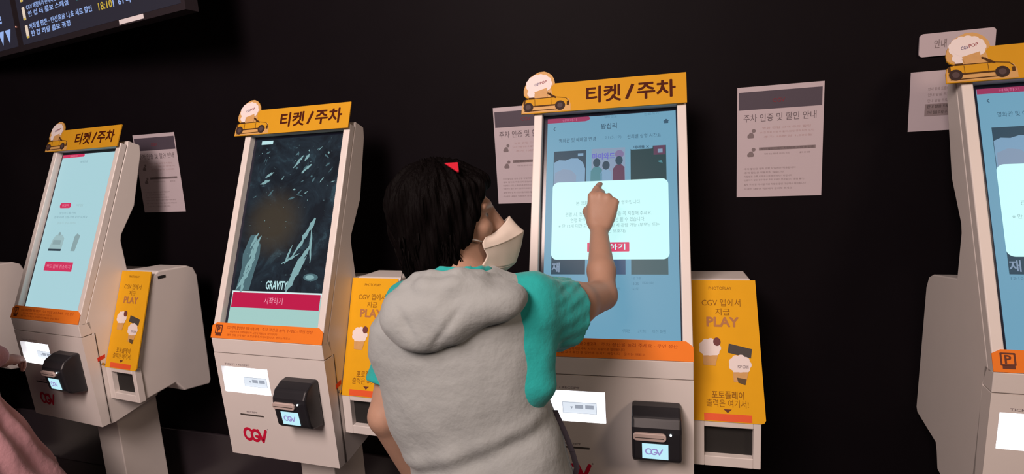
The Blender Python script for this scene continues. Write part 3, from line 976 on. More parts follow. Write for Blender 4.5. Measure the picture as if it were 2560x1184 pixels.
# ================================================================== people
class Field:
    """signed distance field on a grid; smooth unions grow one continuous skin"""
    def __init__(self, lo, hi, h):
        self.lo = np.array(lo, float)
        self.h = h
        self.n = [int(math.ceil((b - a) / h)) + 1 for a, b in zip(lo, hi)]
        self.f = np.full(self.n, 1.0, np.float32)
        self.ax = [(self.lo[i] + h * np.arange(self.n[i])).astype(np.float32) for i in range(3)]

    def _sl(self, lo, hi):
        s = []
        for i in range(3):
            a = max(0, int((lo[i] - self.lo[i]) / self.h) - 1)
            b_ = min(self.n[i], int((hi[i] - self.lo[i]) / self.h) + 3)
            if b_ <= a:
                return None
            s.append(slice(a, b_))
        return tuple(s)

    def apply(self, fn, lo, hi, k=0.0, op='union'):
        s = self._sl(lo, hi)
        if s is None:
            return
        X, Y, Z = np.meshgrid(self.ax[0][s[0]], self.ax[1][s[1]], self.ax[2][s[2]], indexing='ij')
        d = fn(X, Y, Z).astype(np.float32)
        a = self.f[s]
        if op == 'sub':
            d = -d
            if k > 0:
                t = np.clip(.5 - .5 * (d - a) / k, 0, 1)
                self.f[s] = a * t + d * (1 - t) + k * t * (1 - t)
            else:
                self.f[s] = np.maximum(a, d)
            return
        if op == 'int':
            self.f[s] = np.maximum(a, d)
            return
        if k > 0:
            t = np.clip(.5 + .5 * (d - a) / k, 0, 1)
            self.f[s] = d * (1 - t) + a * t - k * t * (1 - t)
        else:
            self.f[s] = np.minimum(a, d)

    def capsule(self, a, b, ra, rb, k=0.0, op='union'):
        a = np.array(a, float); b = np.array(b, float)
        ba = b - a
        L2 = float(ba @ ba) + 1e-12

        def fn(X, Y, Z):
            px, py, pz = X - a[0], Y - a[1], Z - a[2]
            t = np.clip((px * ba[0] + py * ba[1] + pz * ba[2]) / L2, 0, 1)
            return np.sqrt((px - ba[0] * t) ** 2 + (py - ba[1] * t) ** 2 + (pz - ba[2] * t) ** 2) - (ra + (rb - ra) * t)
        r = max(ra, rb) + k + 2.5 * self.h
        self.apply(fn, np.minimum(a, b) - r, np.maximum(a, b) + r, k, op)

    def ellipsoid(self, c, rad, R=None, k=0.0, op='union'):
        c = np.array(c, float); rad = np.array(rad, float)
        R = np.eye(3) if R is None else np.array(R, float)      # rows = local axes in world

        def fn(X, Y, Z):
            px, py, pz = X - c[0], Y - c[1], Z - c[2]
            q = [(R[i, 0] * px + R[i, 1] * py + R[i, 2] * pz) for i in range(3)]
            k0 = np.sqrt(sum((q[i] / rad[i]) ** 2 for i in range(3)))
            k1 = np.sqrt(sum((q[i] / rad[i] ** 2) ** 2 for i in range(3)))
            return k0 * (k0 - 1) / np.maximum(k1, 1e-6)
        r = rad.max() + k + 2.5 * self.h
        self.apply(fn, c - r, c + r, k, op)

    def plane(self, p, n, op='int'):
        """keep the side behind the plane (n points out)"""
        p = np.array(p, float); n = np.array(n, float); n = n / np.linalg.norm(n)
        hi = self.lo + self.h * np.array(self.n)
        self.apply(lambda X, Y, Z: (X - p[0]) * n[0] + (Y - p[1]) * n[1] + (Z - p[2]) * n[2], self.lo, hi, 0, op)

    def mesh(self):
        f = self.f
        s = f < 0
        c = np.zeros([n - 1 for n in self.n], np.int8)
        for i in (0, 1):
            for j in (0, 1):
                for k in (0, 1):
                    c += s[i:i + c.shape[0], j:j + c.shape[1], k:k + c.shape[2]]
        idx = np.argwhere((c > 0) & (c < 8))
        ids = np.full(c.shape, -1, np.int64)
        ids[tuple(idx.T)] = np.arange(len(idx))
        acc = np.zeros((len(idx), 3)); cnt = np.zeros(len(idx))
        corners = [(i, j, k) for i in (0, 1) for j in (0, 1) for k in (0, 1)]
        for a in corners:
            for d in range(3):
                if a[d] == 1:
                    continue
                b_ = list(a); b_[d] = 1
                fa = f[tuple((idx + np.array(a)).T)]; fb = f[tuple((idx + np.array(b_)).T)]
                m_ = (fa < 0) != (fb < 0)
                t = np.where(m_, fa / np.where(m_, fa - fb, 1), 0)
                p = np.array(a, float) + np.zeros((len(idx), 3))
                p[:, d] += t
                acc[m_] += p[m_]; cnt[m_] += 1
        V = self.lo + self.h * (idx + acc / cnt[:, None])
        F = []
        for d in range(3):
            sl0 = [slice(None)] * 3; sl1 = [slice(None)] * 3
            sl0[d] = slice(0, -1); sl1[d] = slice(1, None)
            e = np.argwhere(s[tuple(sl0)] != s[tuple(sl1)])
            u, v = (d + 1) % 3, (d + 2) % 3
            e = e[(e[:, u] > 0) & (e[:, v] > 0) & (e[:, u] < self.n[u] - 1) & (e[:, v] < self.n[v] - 1)]
            eu = np.zeros(3, int); eu[u] = 1
            ev = np.zeros(3, int); ev[v] = 1
            q = np.stack([ids[tuple((e - eu - ev).T)], ids[tuple((e - ev).T)], ids[tuple(e.T)], ids[tuple((e - eu).T)]], 1)
            flip = s[tuple(e.T)]
            q[~flip] = q[~flip][:, ::-1]
            F.append(q)
        F = np.concatenate(F)
        F = F[(F >= 0).all(1)]
        return V, F

    def build(self, name, mats, parent=None, relax=1, disp=None, matfn=None):
        V, F = self.mesh()
        # light relaxation
        for _ in range(relax):
            acc = np.zeros_like(V); cnt = np.zeros(len(V))
            for i in range(4):
                a, b_ = F[:, i], F[:, (i + 1) % 4]
                np.add.at(acc, a, V[b_]); np.add.at(acc, b_, V[a])
                np.add.at(cnt, a, 1); np.add.at(cnt, b_, 1)
            V = V * .4 + .6 * acc / np.maximum(cnt, 1)[:, None]
        if disp is not None:
            n = np.zeros_like(V)
            fn = np.cross(V[F[:, 2]] - V[F[:, 0]], V[F[:, 3]] - V[F[:, 1]])
            for i in range(4):
                np.add.at(n, F[:, i], fn)
            n /= np.maximum(np.linalg.norm(n, axis=1), 1e-9)[:, None]
            V = V + n * disp(V)[:, None]
        me = bpy.data.meshes.new(name)
        me.from_pydata(V.tolist(), [], F.tolist())
        for mt in mats:
            me.materials.append(mt)
        me.polygons.foreach_set('use_smooth', np.ones(len(F), bool))
        if matfn is not None:
            cen = V[F].mean(1)
            me.polygons.foreach_set('material_index', matfn(cen).astype(np.int32))
        me.update()
        o = bpy.data.objects.new(name, me)
        COL.objects.link(o)
        if parent:
            o.parent = parent
            o.matrix_parent_inverse = parent.matrix_basis.inverted()
        return o


def cloth(name, color, scale=22, strength=0.35, weave=900):
    mt = mat(name, color, rough=0.85, spec=0.2, var=0.06, noise=14, bump=(scale, strength, 0.02))
    mt.node_tree.nodes['Principled BSDF'].inputs['Sheen Weight'].default_value = 0.15
    return mt


SKIN = mat('skin', (0.40, 0.240, 0.170, 1), rough=0.5, spec=0.35, var=0.07, noise=30, bump=(240, 0.08, 0.002))
SKIN.node_tree.nodes['Principled BSDF'].inputs['Subsurface Weight'].default_value = 0.08
SKIN.node_tree.nodes['Principled BSDF'].inputs['Subsurface Radius'].default_value = (0.012, 0.005, 0.003)
HAIR = mat('black_hair', (0.0022, 0.0014, 0.0015, 1), rough=0.65, spec=0.05)
_nt = HAIR.node_tree
_w = _nt.nodes.new('ShaderNodeTexNoise')
_mp = _nt.nodes.new('ShaderNodeMapping')
_mp.inputs['Scale'].default_value = (160, 160, 14)
_w.inputs['Scale'].default_value = 1.0
_w.inputs['Detail'].default_value = 3
_nt.links.new(_nt.nodes['Texture Coordinate'].outputs['Object'], _mp.inputs['Vector'])
_nt.links.new(_mp.outputs['Vector'], _w.inputs['Vector'])
_b = _nt.nodes.new('ShaderNodeBump')
_b.inputs['Strength'].default_value = 0.7
_b.inputs['Distance'].default_value = 0.006
_nt.links.new(_w.outputs['Fac'], _b.inputs['Height'])
_nt.links.new(_b.outputs['Normal'], _nt.nodes['Principled BSDF'].inputs['Normal'])
VEST = cloth('vest_grey', (0.315, 0.345, 0.345, 1), 16, 0.4)
TEAL = cloth('shirt_teal', (0.018, 0.36, 0.345, 1), 24, 0.3)
PANTS = cloth('trousers_dark', (0.03, 0.03, 0.04, 1))
SHOE = mat('shoe_dark', (0.05, 0.05, 0.055, 1), rough=0.6)
MASKW = mat('mask_white', (0.72, 0.64, 0.56, 1), rough=0.8, spec=0.2, bump=(300, 0.05, 0.002))
LOOP = mat('mask_loop', (0.75, 0.70, 0.66, 1), rough=0.8)
EYEW = mat('eye_white', (0.36, 0.32, 0.30, 1), rough=0.2)
IRIS = mat('iris_dark', (0.02, 0.01, 0.006, 1), rough=0.15)
LACE = mat('strap_dark', (0.03, 0.025, 0.035, 1), rough=0.7)


def v3(*a):
    return np.array(a, float)


def head_frame(yaw, pitch):
    """rows f, r, u. yaw clockwise from +y, pitch up"""
    f = v3(math.sin(yaw) * math.cos(pitch), math.cos(yaw) * math.cos(pitch), math.sin(pitch))
    r = v3(math.cos(yaw), -math.sin(yaw), 0)
    u = np.cross(r, f)
    return np.stack([f, r, u])


def add_head(F, HC, R, neck_base):
    g = lambda f, r, u: HC + R[0] * f + R[1] * r + R[2] * u
    F.capsule(g(-0.028, 0, -0.06), neck_base, 0.050, 0.055, 0.02)
    F.ellipsoid(g(-0.012, 0, 0.032), (0.094, 0.072, 0.084), R, 0.01)
    F.ellipsoid(g(0.028, 0, -0.028), (0.064, 0.060, 0.082), R, 0.02)
    for s in (-1, 1):
        F.capsule(g(-0.002, s * 0.056, -0.035), g(0.052, s * 0.022, -0.090), 0.020, 0.017, 0.02)   # jaw
        F.ellipsoid(g(0.060, s * 0.040, -0.016), (0.024, 0.022, 0.020), R, 0.018)                   # cheekbone
        F.capsule(g(0.083, s * 0.014, 0.030), g(0.070, s * 0.048, 0.028), 0.009, 0.008, 0.012)     # brow
        F.ellipsoid(g(0.094, s * 0.031, 0.008), (0.013, 0.016, 0.010), R, 0.012, 'sub')             # socket
        F.ellipsoid(g(-0.008, s * 0.074, -0.002), (0.018, 0.008, 0.030), R, 0.005)                  # ear
        F.ellipsoid(g(0.099, s * 0.010, -0.030), (0.010, 0.008, 0.007), R, 0.006)                   # nostril wing
    F.ellipsoid(g(0.068, 0, -0.092), (0.022, 0.024, 0.016), R, 0.016)                               # chin
    F.capsule(g(0.086, 0, 0.022), g(0.107, 0, -0.020), 0.008, 0.0105, 0.010)                        # nose
    F.ellipsoid(g(0.106, 0, -0.024), (0.012, 0.011, 0.010), R, 0.006)
    F.ellipsoid(g(0.089, 0, -0.052), (0.010, 0.021, 0.006), R, 0.006)                               # lips
    F.ellipsoid(g(0.086, 0, -0.063), (0.011, 0.019, 0.007), R, 0.005)


def add_eyes(HC, R, parent):
    for s in (-1, 1):
        b = MB()
        c = HC + R[0] * 0.0675 + R[1] * s * 0.030 + R[2] * 0.008
        n = 12
        for rad, ctr, mt in ((0.0118, c, EYEW), (0.0062, c + R[0] * 0.0070, IRIS)):
            vs, fs = [], []
            for i in range(n + 1):
                for j in range(n):
                    a, t = math.pi * i / n, 2 * math.pi * j / n
                    vs.append(tuple(ctr + rad * v3(math.sin(a) * math.cos(t), math.sin(a) * math.sin(t), math.cos(a))))
            for i in range(n):
                for j in range(n):
                    fs.append((i * n + j, i * n + (j + 1) % n, (i + 1) * n + (j + 1) % n, (i + 1) * n + j))
            b.face_set(vs, fs, mt, True)
        o = b.build('eye', None)
        o.parent = parent
        o.matrix_parent_inverse = parent.matrix_basis.inverted()


def add_finger(F, pts, r0, r1, k=0.004):
    n = len(pts) - 1
    for i in range(n):
        ra = r0 + (r1 - r0) * i / n
        rb = r0 + (r1 - r0) * (i + 1) / n
        F.capsule(pts[i], pts[i + 1], ra, rb, k)


def add_hand(F, W, fdir, ndir, side, curls, spread=1.0, scale=1.0, thumb='tucked', point=None):
    """W wrist; fdir wrist->knuckles; ndir = back of the hand normal; side = direction from little finger to index"""
    f = np.array(fdir, float); f /= np.linalg.norm(f)
    n = np.array(ndir, float); n -= f * (n @ f); n /= np.linalg.norm(n)
    s = np.array(side, float); s -= f * (s @ f) + n * (s @ n); s /= np.linalg.norm(s)
    S = scale
    kn = []
    for i, (off, ln) in enumerate(((0.029, 0.083), (0.009, 0.086), (-0.011, 0.082), (-0.029, 0.074))):
        base = W + s * off * 0.55 * S + f * 0.012 * S
        k_ = W + s * off * S + f * ln * S + n * (0.006 if i in (1, 2) else 0.002) * S
        kn.append(k_)
        F.capsule(base, k_ - n * 0.004 * S, 0.015 * S, 0.0115 * S, 0.012)
    F.ellipsoid(W + f * 0.045 * S - n * 0.006 * S, (0.044 * S, 0.036 * S, 0.015 * S), np.stack([f, s, n]), 0.010)
    lens = ((0.040, 0.024, 0.021), (0.044, 0.027, 0.022), (0.041, 0.026, 0.021), (0.032, 0.020, 0.019))
    rad = (0.0088, 0.0090, 0.0086, 0.0076)
    for i in range(4):
        if i == 0 and point is not None:
            tip = np.array(point, float)
            d = tip - kn[0]
            mid1 = kn[0] + d * 0.48 + n * 0.006
            mid2 = kn[0] + d * 0.76 + n * 0.004
            add_finger(F, [kn[0], mid1, mid2, tip - d / np.linalg.norm(d) * 0.006], 0.0092 * S, 0.0070 * S)
            continue
        a = 0.0
        p = kn[i].copy()
        pts = [p]
        for L, c in zip(lens[i], curls[i]):
            a += math.radians(c)
            p = p + (f * math.cos(a) - n * math.sin(a)) * L * S
            pts.append(p)
        add_finger(F, pts, rad[i] * S, rad[i] * S * 0.82)
    tb = W + s * 0.020 * S + f * 0.018 * S - n * 0.008 * S
    if thumb == 'tucked':
        pts = [tb, tb + (s * 0.016 + f * 0.030 - n * 0.012) * S, tb + (s * 0.010 + f * 0.052 - n * 0.030) * S, tb + (-s * 0.008 + f * 0.062 - n * 0.040) * S]
    elif thumb == 'pinch':
        pts = [tb, tb + (s * 0.018 + f * 0.034 - n * 0.012) * S, tb + (s * 0.016 + f * 0.062 - n * 0.022) * S, tb + (s * 0.010 + f * 0.086 - n * 0.024) * S]
    else:
        pts = [tb, tb + (s * 0.024 + f * 0.028) * S, tb + (s * 0.032 + f * 0.056) * S, tb + (s * 0.034 + f * 0.080) * S]
    add_finger(F, pts, 0.0135 * S, 0.0085 * S, 0.008)


def torso_fn(C, R, Fv, prof, inflate=0.0, pw=2.4):
    """stack of rounded cross-sections; prof rows: z, centre offset right, centre offset forward, half width, half depth"""
    pr = np.array(prof, float)

    def fn(X, Y, Z):
        z = Z
        cx = np.interp(z, pr[:, 0], pr[:, 1]); cf = np.interp(z, pr[:, 0], pr[:, 2])
        w = np.interp(z, pr[:, 0], pr[:, 3]) + inflate; d = np.interp(z, pr[:, 0], pr[:, 4]) + inflate
        px, py = X - C[0], Y - C[1]
        a = px * R[0] + py * R[1] - cx
        f = px * Fv[0] + py * Fv[1] - cf
        q = (np.abs(a / w) ** pw + np.abs(f / d) ** pw) ** (1 / pw)
        return (q - 1) * np.minimum(w, d)
    return fn


# ------------------------------------------------------------------ the person in the vest
TZ = 1.0
N0 = v3(-0.262, -0.430, 0)                       # axis of the torso at the neck
ta = math.radians(-12)
TF = v3(math.sin(ta), math.cos(ta), 0)
TR = v3(math.cos(ta), -math.sin(ta), 0)
at = lambda r, f, z: N0 + TR * r + TF * f + v3(0, 0, z)
Lsh = at(-0.128, 0.045, 1.262)
Rsh = at(0.145, 0.030, 1.268)
ELB = v3(-0.016, -0.110, 1.212)
WRI = v3(-0.048, 0.062, 1.355)
TIP = v3(-0.056, 0.180, 1.475)
HC = v3(-0.293, -0.387, 1.442)
HR = head_frame(math.radians(66), math.radians(4))
NB_ = at(0.0, 0.0, 1.315)

root = empty('person', (-0.235, -0.45, 0.0), 0, 'person with short black hair, white mask, grey hooded vest and teal sleeves, tapping the screen', 'person')

F = Field((-0.62, -0.75, -0.005), (0.16, 0.24, 1.60), 0.0046)
add_head(F, HC, HR, NB_)
bprof = [(0.78, 0.045, 0, 0.145, 0.095), (0.86, 0.044, 0, 0.143, 0.097), (0.95, 0.028, 0, 0.130, 0.088), (1.06, 0.010, 0, 0.125, 0.082), (1.18, 0.0, 0, 0.135, 0.085), (1.27, 0.0, 0, 0.115, 0.070), (1.33, 0, 0, 0.05, 0.05)]
tf_ = torso_fn(N0, TR, TF, bprof)
F.apply(lambda X, Y, Z: np.maximum(np.maximum(tf_(X, Y, Z), Z - 1.33), 0.78 - Z), (-0.62, -0.75, 0.76), (0.16, 0.0, 1.36), 0.02)
F.capsule(at(-0.03, 0, 1.30), Lsh, 0.045, 0.045, 0.03)
F.capsule(at(0.03, 0, 1.30), Rsh, 0.045, 0.047, 0.03)
# right arm, raised to the screen
UM = Rsh * 0.45 + ELB * 0.55 - v3(0, 0, 0.016)
F.capsule(Rsh, UM, 0.047, 0.050, 0.02)
F.capsule(UM, ELB, 0.050, 0.037, 0.02)
fo = WRI - ELB
F.capsule(ELB, ELB + fo * 0.35, 0.034, 0.036, 0.012)
F.capsule(ELB + fo * 0.35, WRI, 0.036, 0.0235, 0.012)
hd = v3(0.10, 0.40, 0.85)
hside = v3(-1.0, 0.05, 0.42)
hn = np.cross(hside, hd)
if hn[1] > 0:
    hn = -hn
add_hand(F, WRI, hd, hn, hside, ((0, 0, 0), (62, 85, 50), (66, 88, 50), (68, 85, 50)), thumb='tucked', point=TIP, scale=1.13)
# left arm, hanging
LEL = v3(-0.434, -0.490, 1.035)
LWR = v3(-0.402, -0.420, 0.830)
F.capsule(Lsh, LEL, 0.044, 0.037, 0.02)
F.capsule(LEL, LWR, 0.037, 0.025, 0.012)
add_hand(F, LWR, v3(0.10, 0.22, -0.95), v3(-0.95, 0.1, -0.1), v3(0.0, 1.0, 0.2), ((18, 22, 15), (24, 28, 18), (28, 30, 20), (32, 34, 20)), thumb='open', scale=0.95)
# legs
for s in (-1, 1):
    hip = at(0.035 + s * 0.080, 0.0, 0.80)
    kne = at(0.035 + s * 0.085, 0.035, 0.44)
    ank = at(0.035 + s * 0.085, 0.0, 0.075)
    F.capsule(hip, kne, 0.078, 0.050, 0.02)
    F.capsule(kne, kne * .6 + ank * .4 - TF * 0.012, 0.048, 0.050, 0.02)
    F.capsule(kne * .6 + ank * .4 - TF * 0.012, ank, 0.048, 0.032, 0.02)
    F.capsule(ank - TF * 0.02 - v3(0, 0, 0.03), ank + TF * 0.13 - v3(0, 0, 0.05), 0.030, 0.022, 0.02)
F.build('body', [SKIN], root, relax=2)
add_eyes(HC, HR, root)

# ---- hair: a full short cut covering the ears
gh = lambda f, r, u: HC + HR[0] * f + HR[1] * r + HR[2] * u
F = Field(HC - 0.2, HC + 0.2, 0.0042)
F.ellipsoid(gh(-0.022, 0, 0.038), (0.112, 0.092, 0.100), HR, 0.0)
F.ellipsoid(gh(-0.048, 0, -0.036), (0.074, 0.086, 0.082), HR, 0.03)
F.ellipsoid(gh(-0.045, 0, -0.082), (0.062, 0.074, 0.050), HR, 0.03)
for s in (-1, 1):
    F.ellipsoid(gh(-0.022, s * 0.056, -0.085), (0.034, 0.024, 0.042), HR, 0.02)
    F.ellipsoid(gh(0.008, s * 0.064, 0.004), (0.040, 0.024, 0.056), HR, 0.015)      # side locks over the ear
F.ellipsoid(gh(0.056, 0, 0.076), (0.036, 0.064, 0.026), HR, 0.02)                   # fringe
F.ellipsoid(gh(0.116, 0, -0.054), (0.088, 0.110, 0.100), HR, 0.006, 'sub')          # face opening
F.ellipsoid(gh(0.092, 0, 0.022), (0.040, 0.078, 0.044), HR, 0.006, 'sub')


def hair_disp(V):
    q = (V - HC) @ HR.T
    a = np.arctan2(q[:, 1], q[:, 0] + 0.02)
    return 0.0026 * np.sin(a * 23 + 40 * q[:, 2]) + 0.0022 * np.sin(a * 41 - 25 * q[:, 2] + 1.0) + 0.003 * np.sin(9 * a + 60 * q[:, 2])


F.build('hair', [HAIR], root, relax=2, disp=hair_disp)
# loose strands at the nape and over the cheek
b = MB()
rnd = random.Random(8)
for k in range(70):
    s = 1 if k % 3 else -1
    f0 = rnd.uniform(-0.11, 0.012)
    ang = rnd.uniform(0, 1)
    r0 = s * (0.085 - 0.35 * max(0, -f0 - 0.06)) * rnd.uniform(0.92, 1.02)
    u0 = rnd.uniform(-0.04, 0.01)
    L = rnd.uniform(0.05, 0.10)
    pts = [gh(f0 + 0.012 * math.sin(3 * t + k) * t, r0 * (1 - 0.10 * t * t), u0 - L * t) for t in (0, .25, .5, .75, 1)]
    b.tube(pts, [0.0018, 0.0016, 0.0013, 0.001, 0.0004], HAIR, n=5)
for k in range(24):
    x = rnd.uniform(-0.05, 0.055)
    pts = [gh(0.070 + 0.012 * t - 3 * x * x, x * (1 + .2 * t), 0.094 - 0.034 * t + 0.004 * math.sin(k)) for t in (0, .3, .6, 1)]
    b.tube(pts, [0.0022, 0.002, 0.0015, 0.0005], HAIR, n=5)
o = b.build('hair_strands', None)
o.parent = root; o.matrix_parent_inverse = root.matrix_basis.inverted()
# red clip
b = MB()
c0 = gh(0.022, 0.056, 0.116)
ax, ay, az = HR[0] * .8, (HR[2] * 0.55 - HR[1] * 0.8) * .9, HR[1] * 0.75 + HR[2] * 0.6
T = lambda x, y, z: tuple(c0 + ax * x + ay * y + az * z)
REDC = mat('clip_red', (0.55, 0.02, 0.04, 1), rough=0.3)
b.face_set([T(0.008, -0.022, 0), T(0.012, -0.022, 0), T(0.013, 0.014, 0), T(-0.022, 0.018, 0), T(0.008, -0.022, 0.006), T(0.012, -0.022, 0.006), T(0.013, 0.014, 0.006), T(-0.022, 0.018, 0.006)],
           [(0, 1, 2, 3), (7, 6, 5, 4), (0, 4, 5, 1), (1, 5, 6, 2), (2, 6, 7, 3), (3, 7, 4, 0)], REDC)
o = b.build('hair_clip', None, bevel=0.002)
o.parent = root; o.matrix_parent_inverse = root.matrix_basis.inverted()
o['label'] = 'small red hair clip'

# ---- folded white respirator-style mask: upper, middle and lower panels
b = MB()


def patch(grid, mt, sub=5, thick=0.0016):
    """bilinear patch rows x cols of (f,r,u)"""
    g = np.array([[gh(*p) for p in row] for row in grid])
    R_, C_ = g.shape[:2]
    vs, fs = [], []
    nr, nc = (R_ - 1) * sub + 1, (C_ - 1) * sub + 1

    def cr(P, t):
        i = int(min(max(math.floor(t), 0), len(P) - 2)); u = t - i
        p0, p1, p2, p3 = P[max(i - 1, 0)], P[i], P[i + 1], P[min(i + 2, len(P) - 1)]
        return 0.5 * (2 * p1 + (p2 - p0) * u + (2 * p0 - 5 * p1 + 4 * p2 - p3) * u * u + (3 * p1 - p0 - 3 * p2 + p3) * u ** 3)
    for i in range(nr):
        for j in range(nc):
            rows = [cr(g[k], j / sub) for k in range(R_)]
            vs.append(tuple(cr(np.array(rows), i / sub)))
    for i in range(nr - 1):
        for j in range(nc - 1):
            fs.append((i * nc + j, i * nc + j + 1, (i + 1) * nc + j + 1, (i + 1) * nc + j))
    b.face_set(vs, fs, mt, True)


def sym(half):
    """half: list of (f, r, u) from the centre to the wearer's right; mirrored to the left"""
    return [(f, -r, u) for f, r, u in half[::-1]][:-1] + half


top = sym([(0.126, 0, -0.004), (0.110, 0.016, -0.018), (0.088, 0.036, -0.030), (0.066, 0.056, -0.034)])
m1 = sym([(0.140, 0, -0.026), (0.117, 0.026, -0.034), (0.088, 0.048, -0.041), (0.058, 0.064, -0.044)])
mid = sym([(0.154, 0, -0.042), (0.122, 0.030, -0.050), (0.092, 0.050, -0.054), (0.060, 0.064, -0.056)])
m2 = sym([(0.143, 0, -0.076), (0.115, 0.028, -0.079), (0.087, 0.046, -0.078), (0.064, 0.058, -0.074)])
bot = sym([(0.128, 0, -0.108), (0.106, 0.024, -0.108), (0.078, 0.040, -0.104), (0.050, 0.056, -0.094)])
chin_ = sym([(0.100, 0, -0.126), (0.084, 0.016, -0.125), (0.062, 0.028, -0.120), (0.044, 0.044, -0.108)])
patch([top, m1, mid], MASKW)
patch([mid, m2, bot], MASKW)
patch([bot, chin_], MASKW)
mk = b.build('mask', None)
mk.parent = root; mk.matrix_parent_inverse = root.matrix_basis.inverted()
md = mk.modifiers.new('thickness', 'SOLIDIFY'); md.thickness = 0.0015; md.offset = 1
for s in (-1, 1):
    b = MB()
    b.tube([gh(0.058, s * 0.064, -0.040), gh(0.036, s * 0.072, -0.030), gh(0.012, s * 0.076, -0.014), gh(-0.010, s * 0.077, 0.0), gh(-0.022, s * 0.076, -0.012), gh(-0.016, s * 0.075, -0.045), gh(0.012, s * 0.070, -0.075), gh(0.046, s * 0.060, -0.096)], 0.0016, LOOP, n=7)
    o = b.build('ear_loop', None)
    o.parent = mk

# ---- teal T-shirt under the vest
vprof = [(0.70, 0.055, 0, 0.178, 0.122), (0.86, 0.048, 0, 0.176, 0.126), (0.93, 0.032, 0, 0.176, 0.122), (1.02, 0.006, 0, 0.176, 0.118), (1.10, -0.010, 0, 0.178, 0.115), (1.18, -0.022, 0, 0.182, 0.112), (1.24, -0.019, 0, 0.177, 0.104), (1.29, -0.008, 0, 0.146, 0.087), (1.33, 0.0, 0, 0.085, 0.062), (1.36, 0, 0, 0.06, 0.05)]
F = Field((-0.62, -0.72, 0.66), (0.18, 0.02, 1.42), 0.0048)
tf2 = torso_fn(N0, TR, TF, vprof, -0.014)
F.apply(lambda X, Y, Z: np.maximum(np.maximum(tf2(X, Y, Z), Z - 1.335), 0.72 - Z), (-0.62, -0.72, 0.68), (0.18, 0.02, 1.42))
ua = (ELB - Rsh); uL = np.linalg.norm(ua); ua = ua / uL
F.capsule(at(0.06, 0.01, 1.283), Rsh + v3(0, 0, 0.004), 0.052, 0.058, 0.03)
F.capsule(Rsh + v3(0, 0, -0.012), Rsh + ua * 0.190 + v3(0, 0, -0.046), 0.066, 0.090, 0.02)
F.capsule(Rsh + ua * 0.02 + v3(0, 0, -0.060), Rsh + ua * 0.150 + v3(0.006, 0, -0.062), 0.050, 0.052, 0.03)
F.capsule(Rsh + v3(-0.01, 0, -0.05) - TF * 0.030, at(0.146, -0.036, 1.112), 0.058, 0.045, 0.03)
uL2 = (LEL - Lsh) / np.linalg.norm(LEL - Lsh)
F.capsule(at(-0.06, 0.0, 1.283), Lsh, 0.052, 0.056, 0.03)
F.capsule(Lsh + TF * 0.012, Lsh + uL2 * 0.21, 0.046, 0.062, 0.02)
# cut the sleeve ends square and hollow them
cutn = ua + v3(0.05, 0, -0.14); cutn /= np.linalg.norm(cutn)
cutp = Rsh + ua * 0.116 + v3(0, 0, -0.02)
F.apply(lambda X, Y, Z: np.maximum(-((X - cutp[0]) * cutn[0] + (Y - cutp[1]) * cutn[1] + (Z - cutp[2]) * cutn[2]), 0.19 - np.sqrt((X - cutp[0]) ** 2 + (Y - cutp[1]) ** 2 + (Z - cutp[2]) ** 2) - 1.0),
        cutp - 0.16, cutp + 0.18, 0, 'sub')
F.capsule(Rsh + ua * 0.08 + v3(0, 0, -0.026), Rsh + ua * 0.30 + v3(0, 0, -0.054), 0.062, 0.092, 0, 'sub')
lc = Lsh + uL2 * 0.172
F.apply(lambda X, Y, Z: -((X - lc[0]) * uL2[0] + (Y - lc[1]) * uL2[1] + (Z - lc[2]) * uL2[2]), (-0.62, -0.72, 0.95), (N0 - TR * 0.150)[0:3] * v3(1, 0, 0) + v3(0, -0.30, 1.30), 0, 'sub')
F.capsule(lc - uL2 * 0.05, lc + uL2 * 0.1, 0.044, 0.056, 0, 'sub')
# collar
for i in range(16):
    a0, a1 = 2 * math.pi * i / 16, 2 * math.pi * (i + 1) / 16
    p = [at(0.064 * math.cos(a), 0.012 + 0.058 * math.sin(a), 1.338 - 0.020 * math.sin(a)) for a in (a0, a1)]
    F.capsule(p[0], p[1], 0.010, 0.010, 0.01)
F.capsule(at(0, 0, 1.30), at(0, 0.012, 1.40), 0.056, 0.058, 0.0, 'sub')


def shirt_disp(V):
    q = (V - Rsh)
    t = q @ ua
    a = np.arctan2(q @ np.array([0, 0, 1.0]), q @ np.cross(ua, v3(0, 0, 1)))
    w = np.clip((t + 0.02) / 0.08, 0, 1) * np.clip((V[:, 0] + 0.16) / .05, 0, 1)
    return w * (0.0016 * np.sin(a * 9 + t * 30) + 0.0010 * np.sin(a * 17 - t * 55 + 1)) + 0.0010 * np.sin(V[:, 2] * 90 + V[:, 0] * 50)


F.build('t_shirt', [TEAL], root, relax=1, disp=shirt_disp)

# ---- grey hooded vest
F = Field((-0.62, -0.72, 0.66), (0.18, 0.02, 1.42), 0.0048)
tf3 = torso_fn(N0, TR, TF, vprof, 0.0)
F.apply(lambda X, Y, Z: np.maximum(np.maximum(tf3(X, Y, Z), Z - 1.345), 0.70 - Z), (-0.62, -0.72, 0.68), (0.18, 0.02, 1.42))
F.capsule(at(0.05, 0.0, 1.298), at(0.118, 0.02, 1.288), 0.040, 0.038, 0.03)
F.capsule(at(-0.05, 0.0, 1.298), at(-0.118, 0.0, 1.280), 0.040, 0.040, 0.03)
# armholes
for k in range(7):
    z = -0.175 + 0.040 * k
    p = Rsh + v3(0, 0, z)
    p = p - TF * (0.030 if z < 0.03 else 0.0)
    F.capsule(p + TR * (0.080 - max(0, z) * 0.6 - (0.016 * min(1, -z / 0.06) if -0.15 < z < 0 else 0.0)), p + TR * 0.25, 0.060, 0.085, 0.004, 'sub')
    p = Lsh + v3(0, 0, z) + TF * 0.050
    F.capsule(p - TR * 0.112, p - TR * 0.25 + TF * 0.05, 0.045, 0.070, 0.004, 'sub')
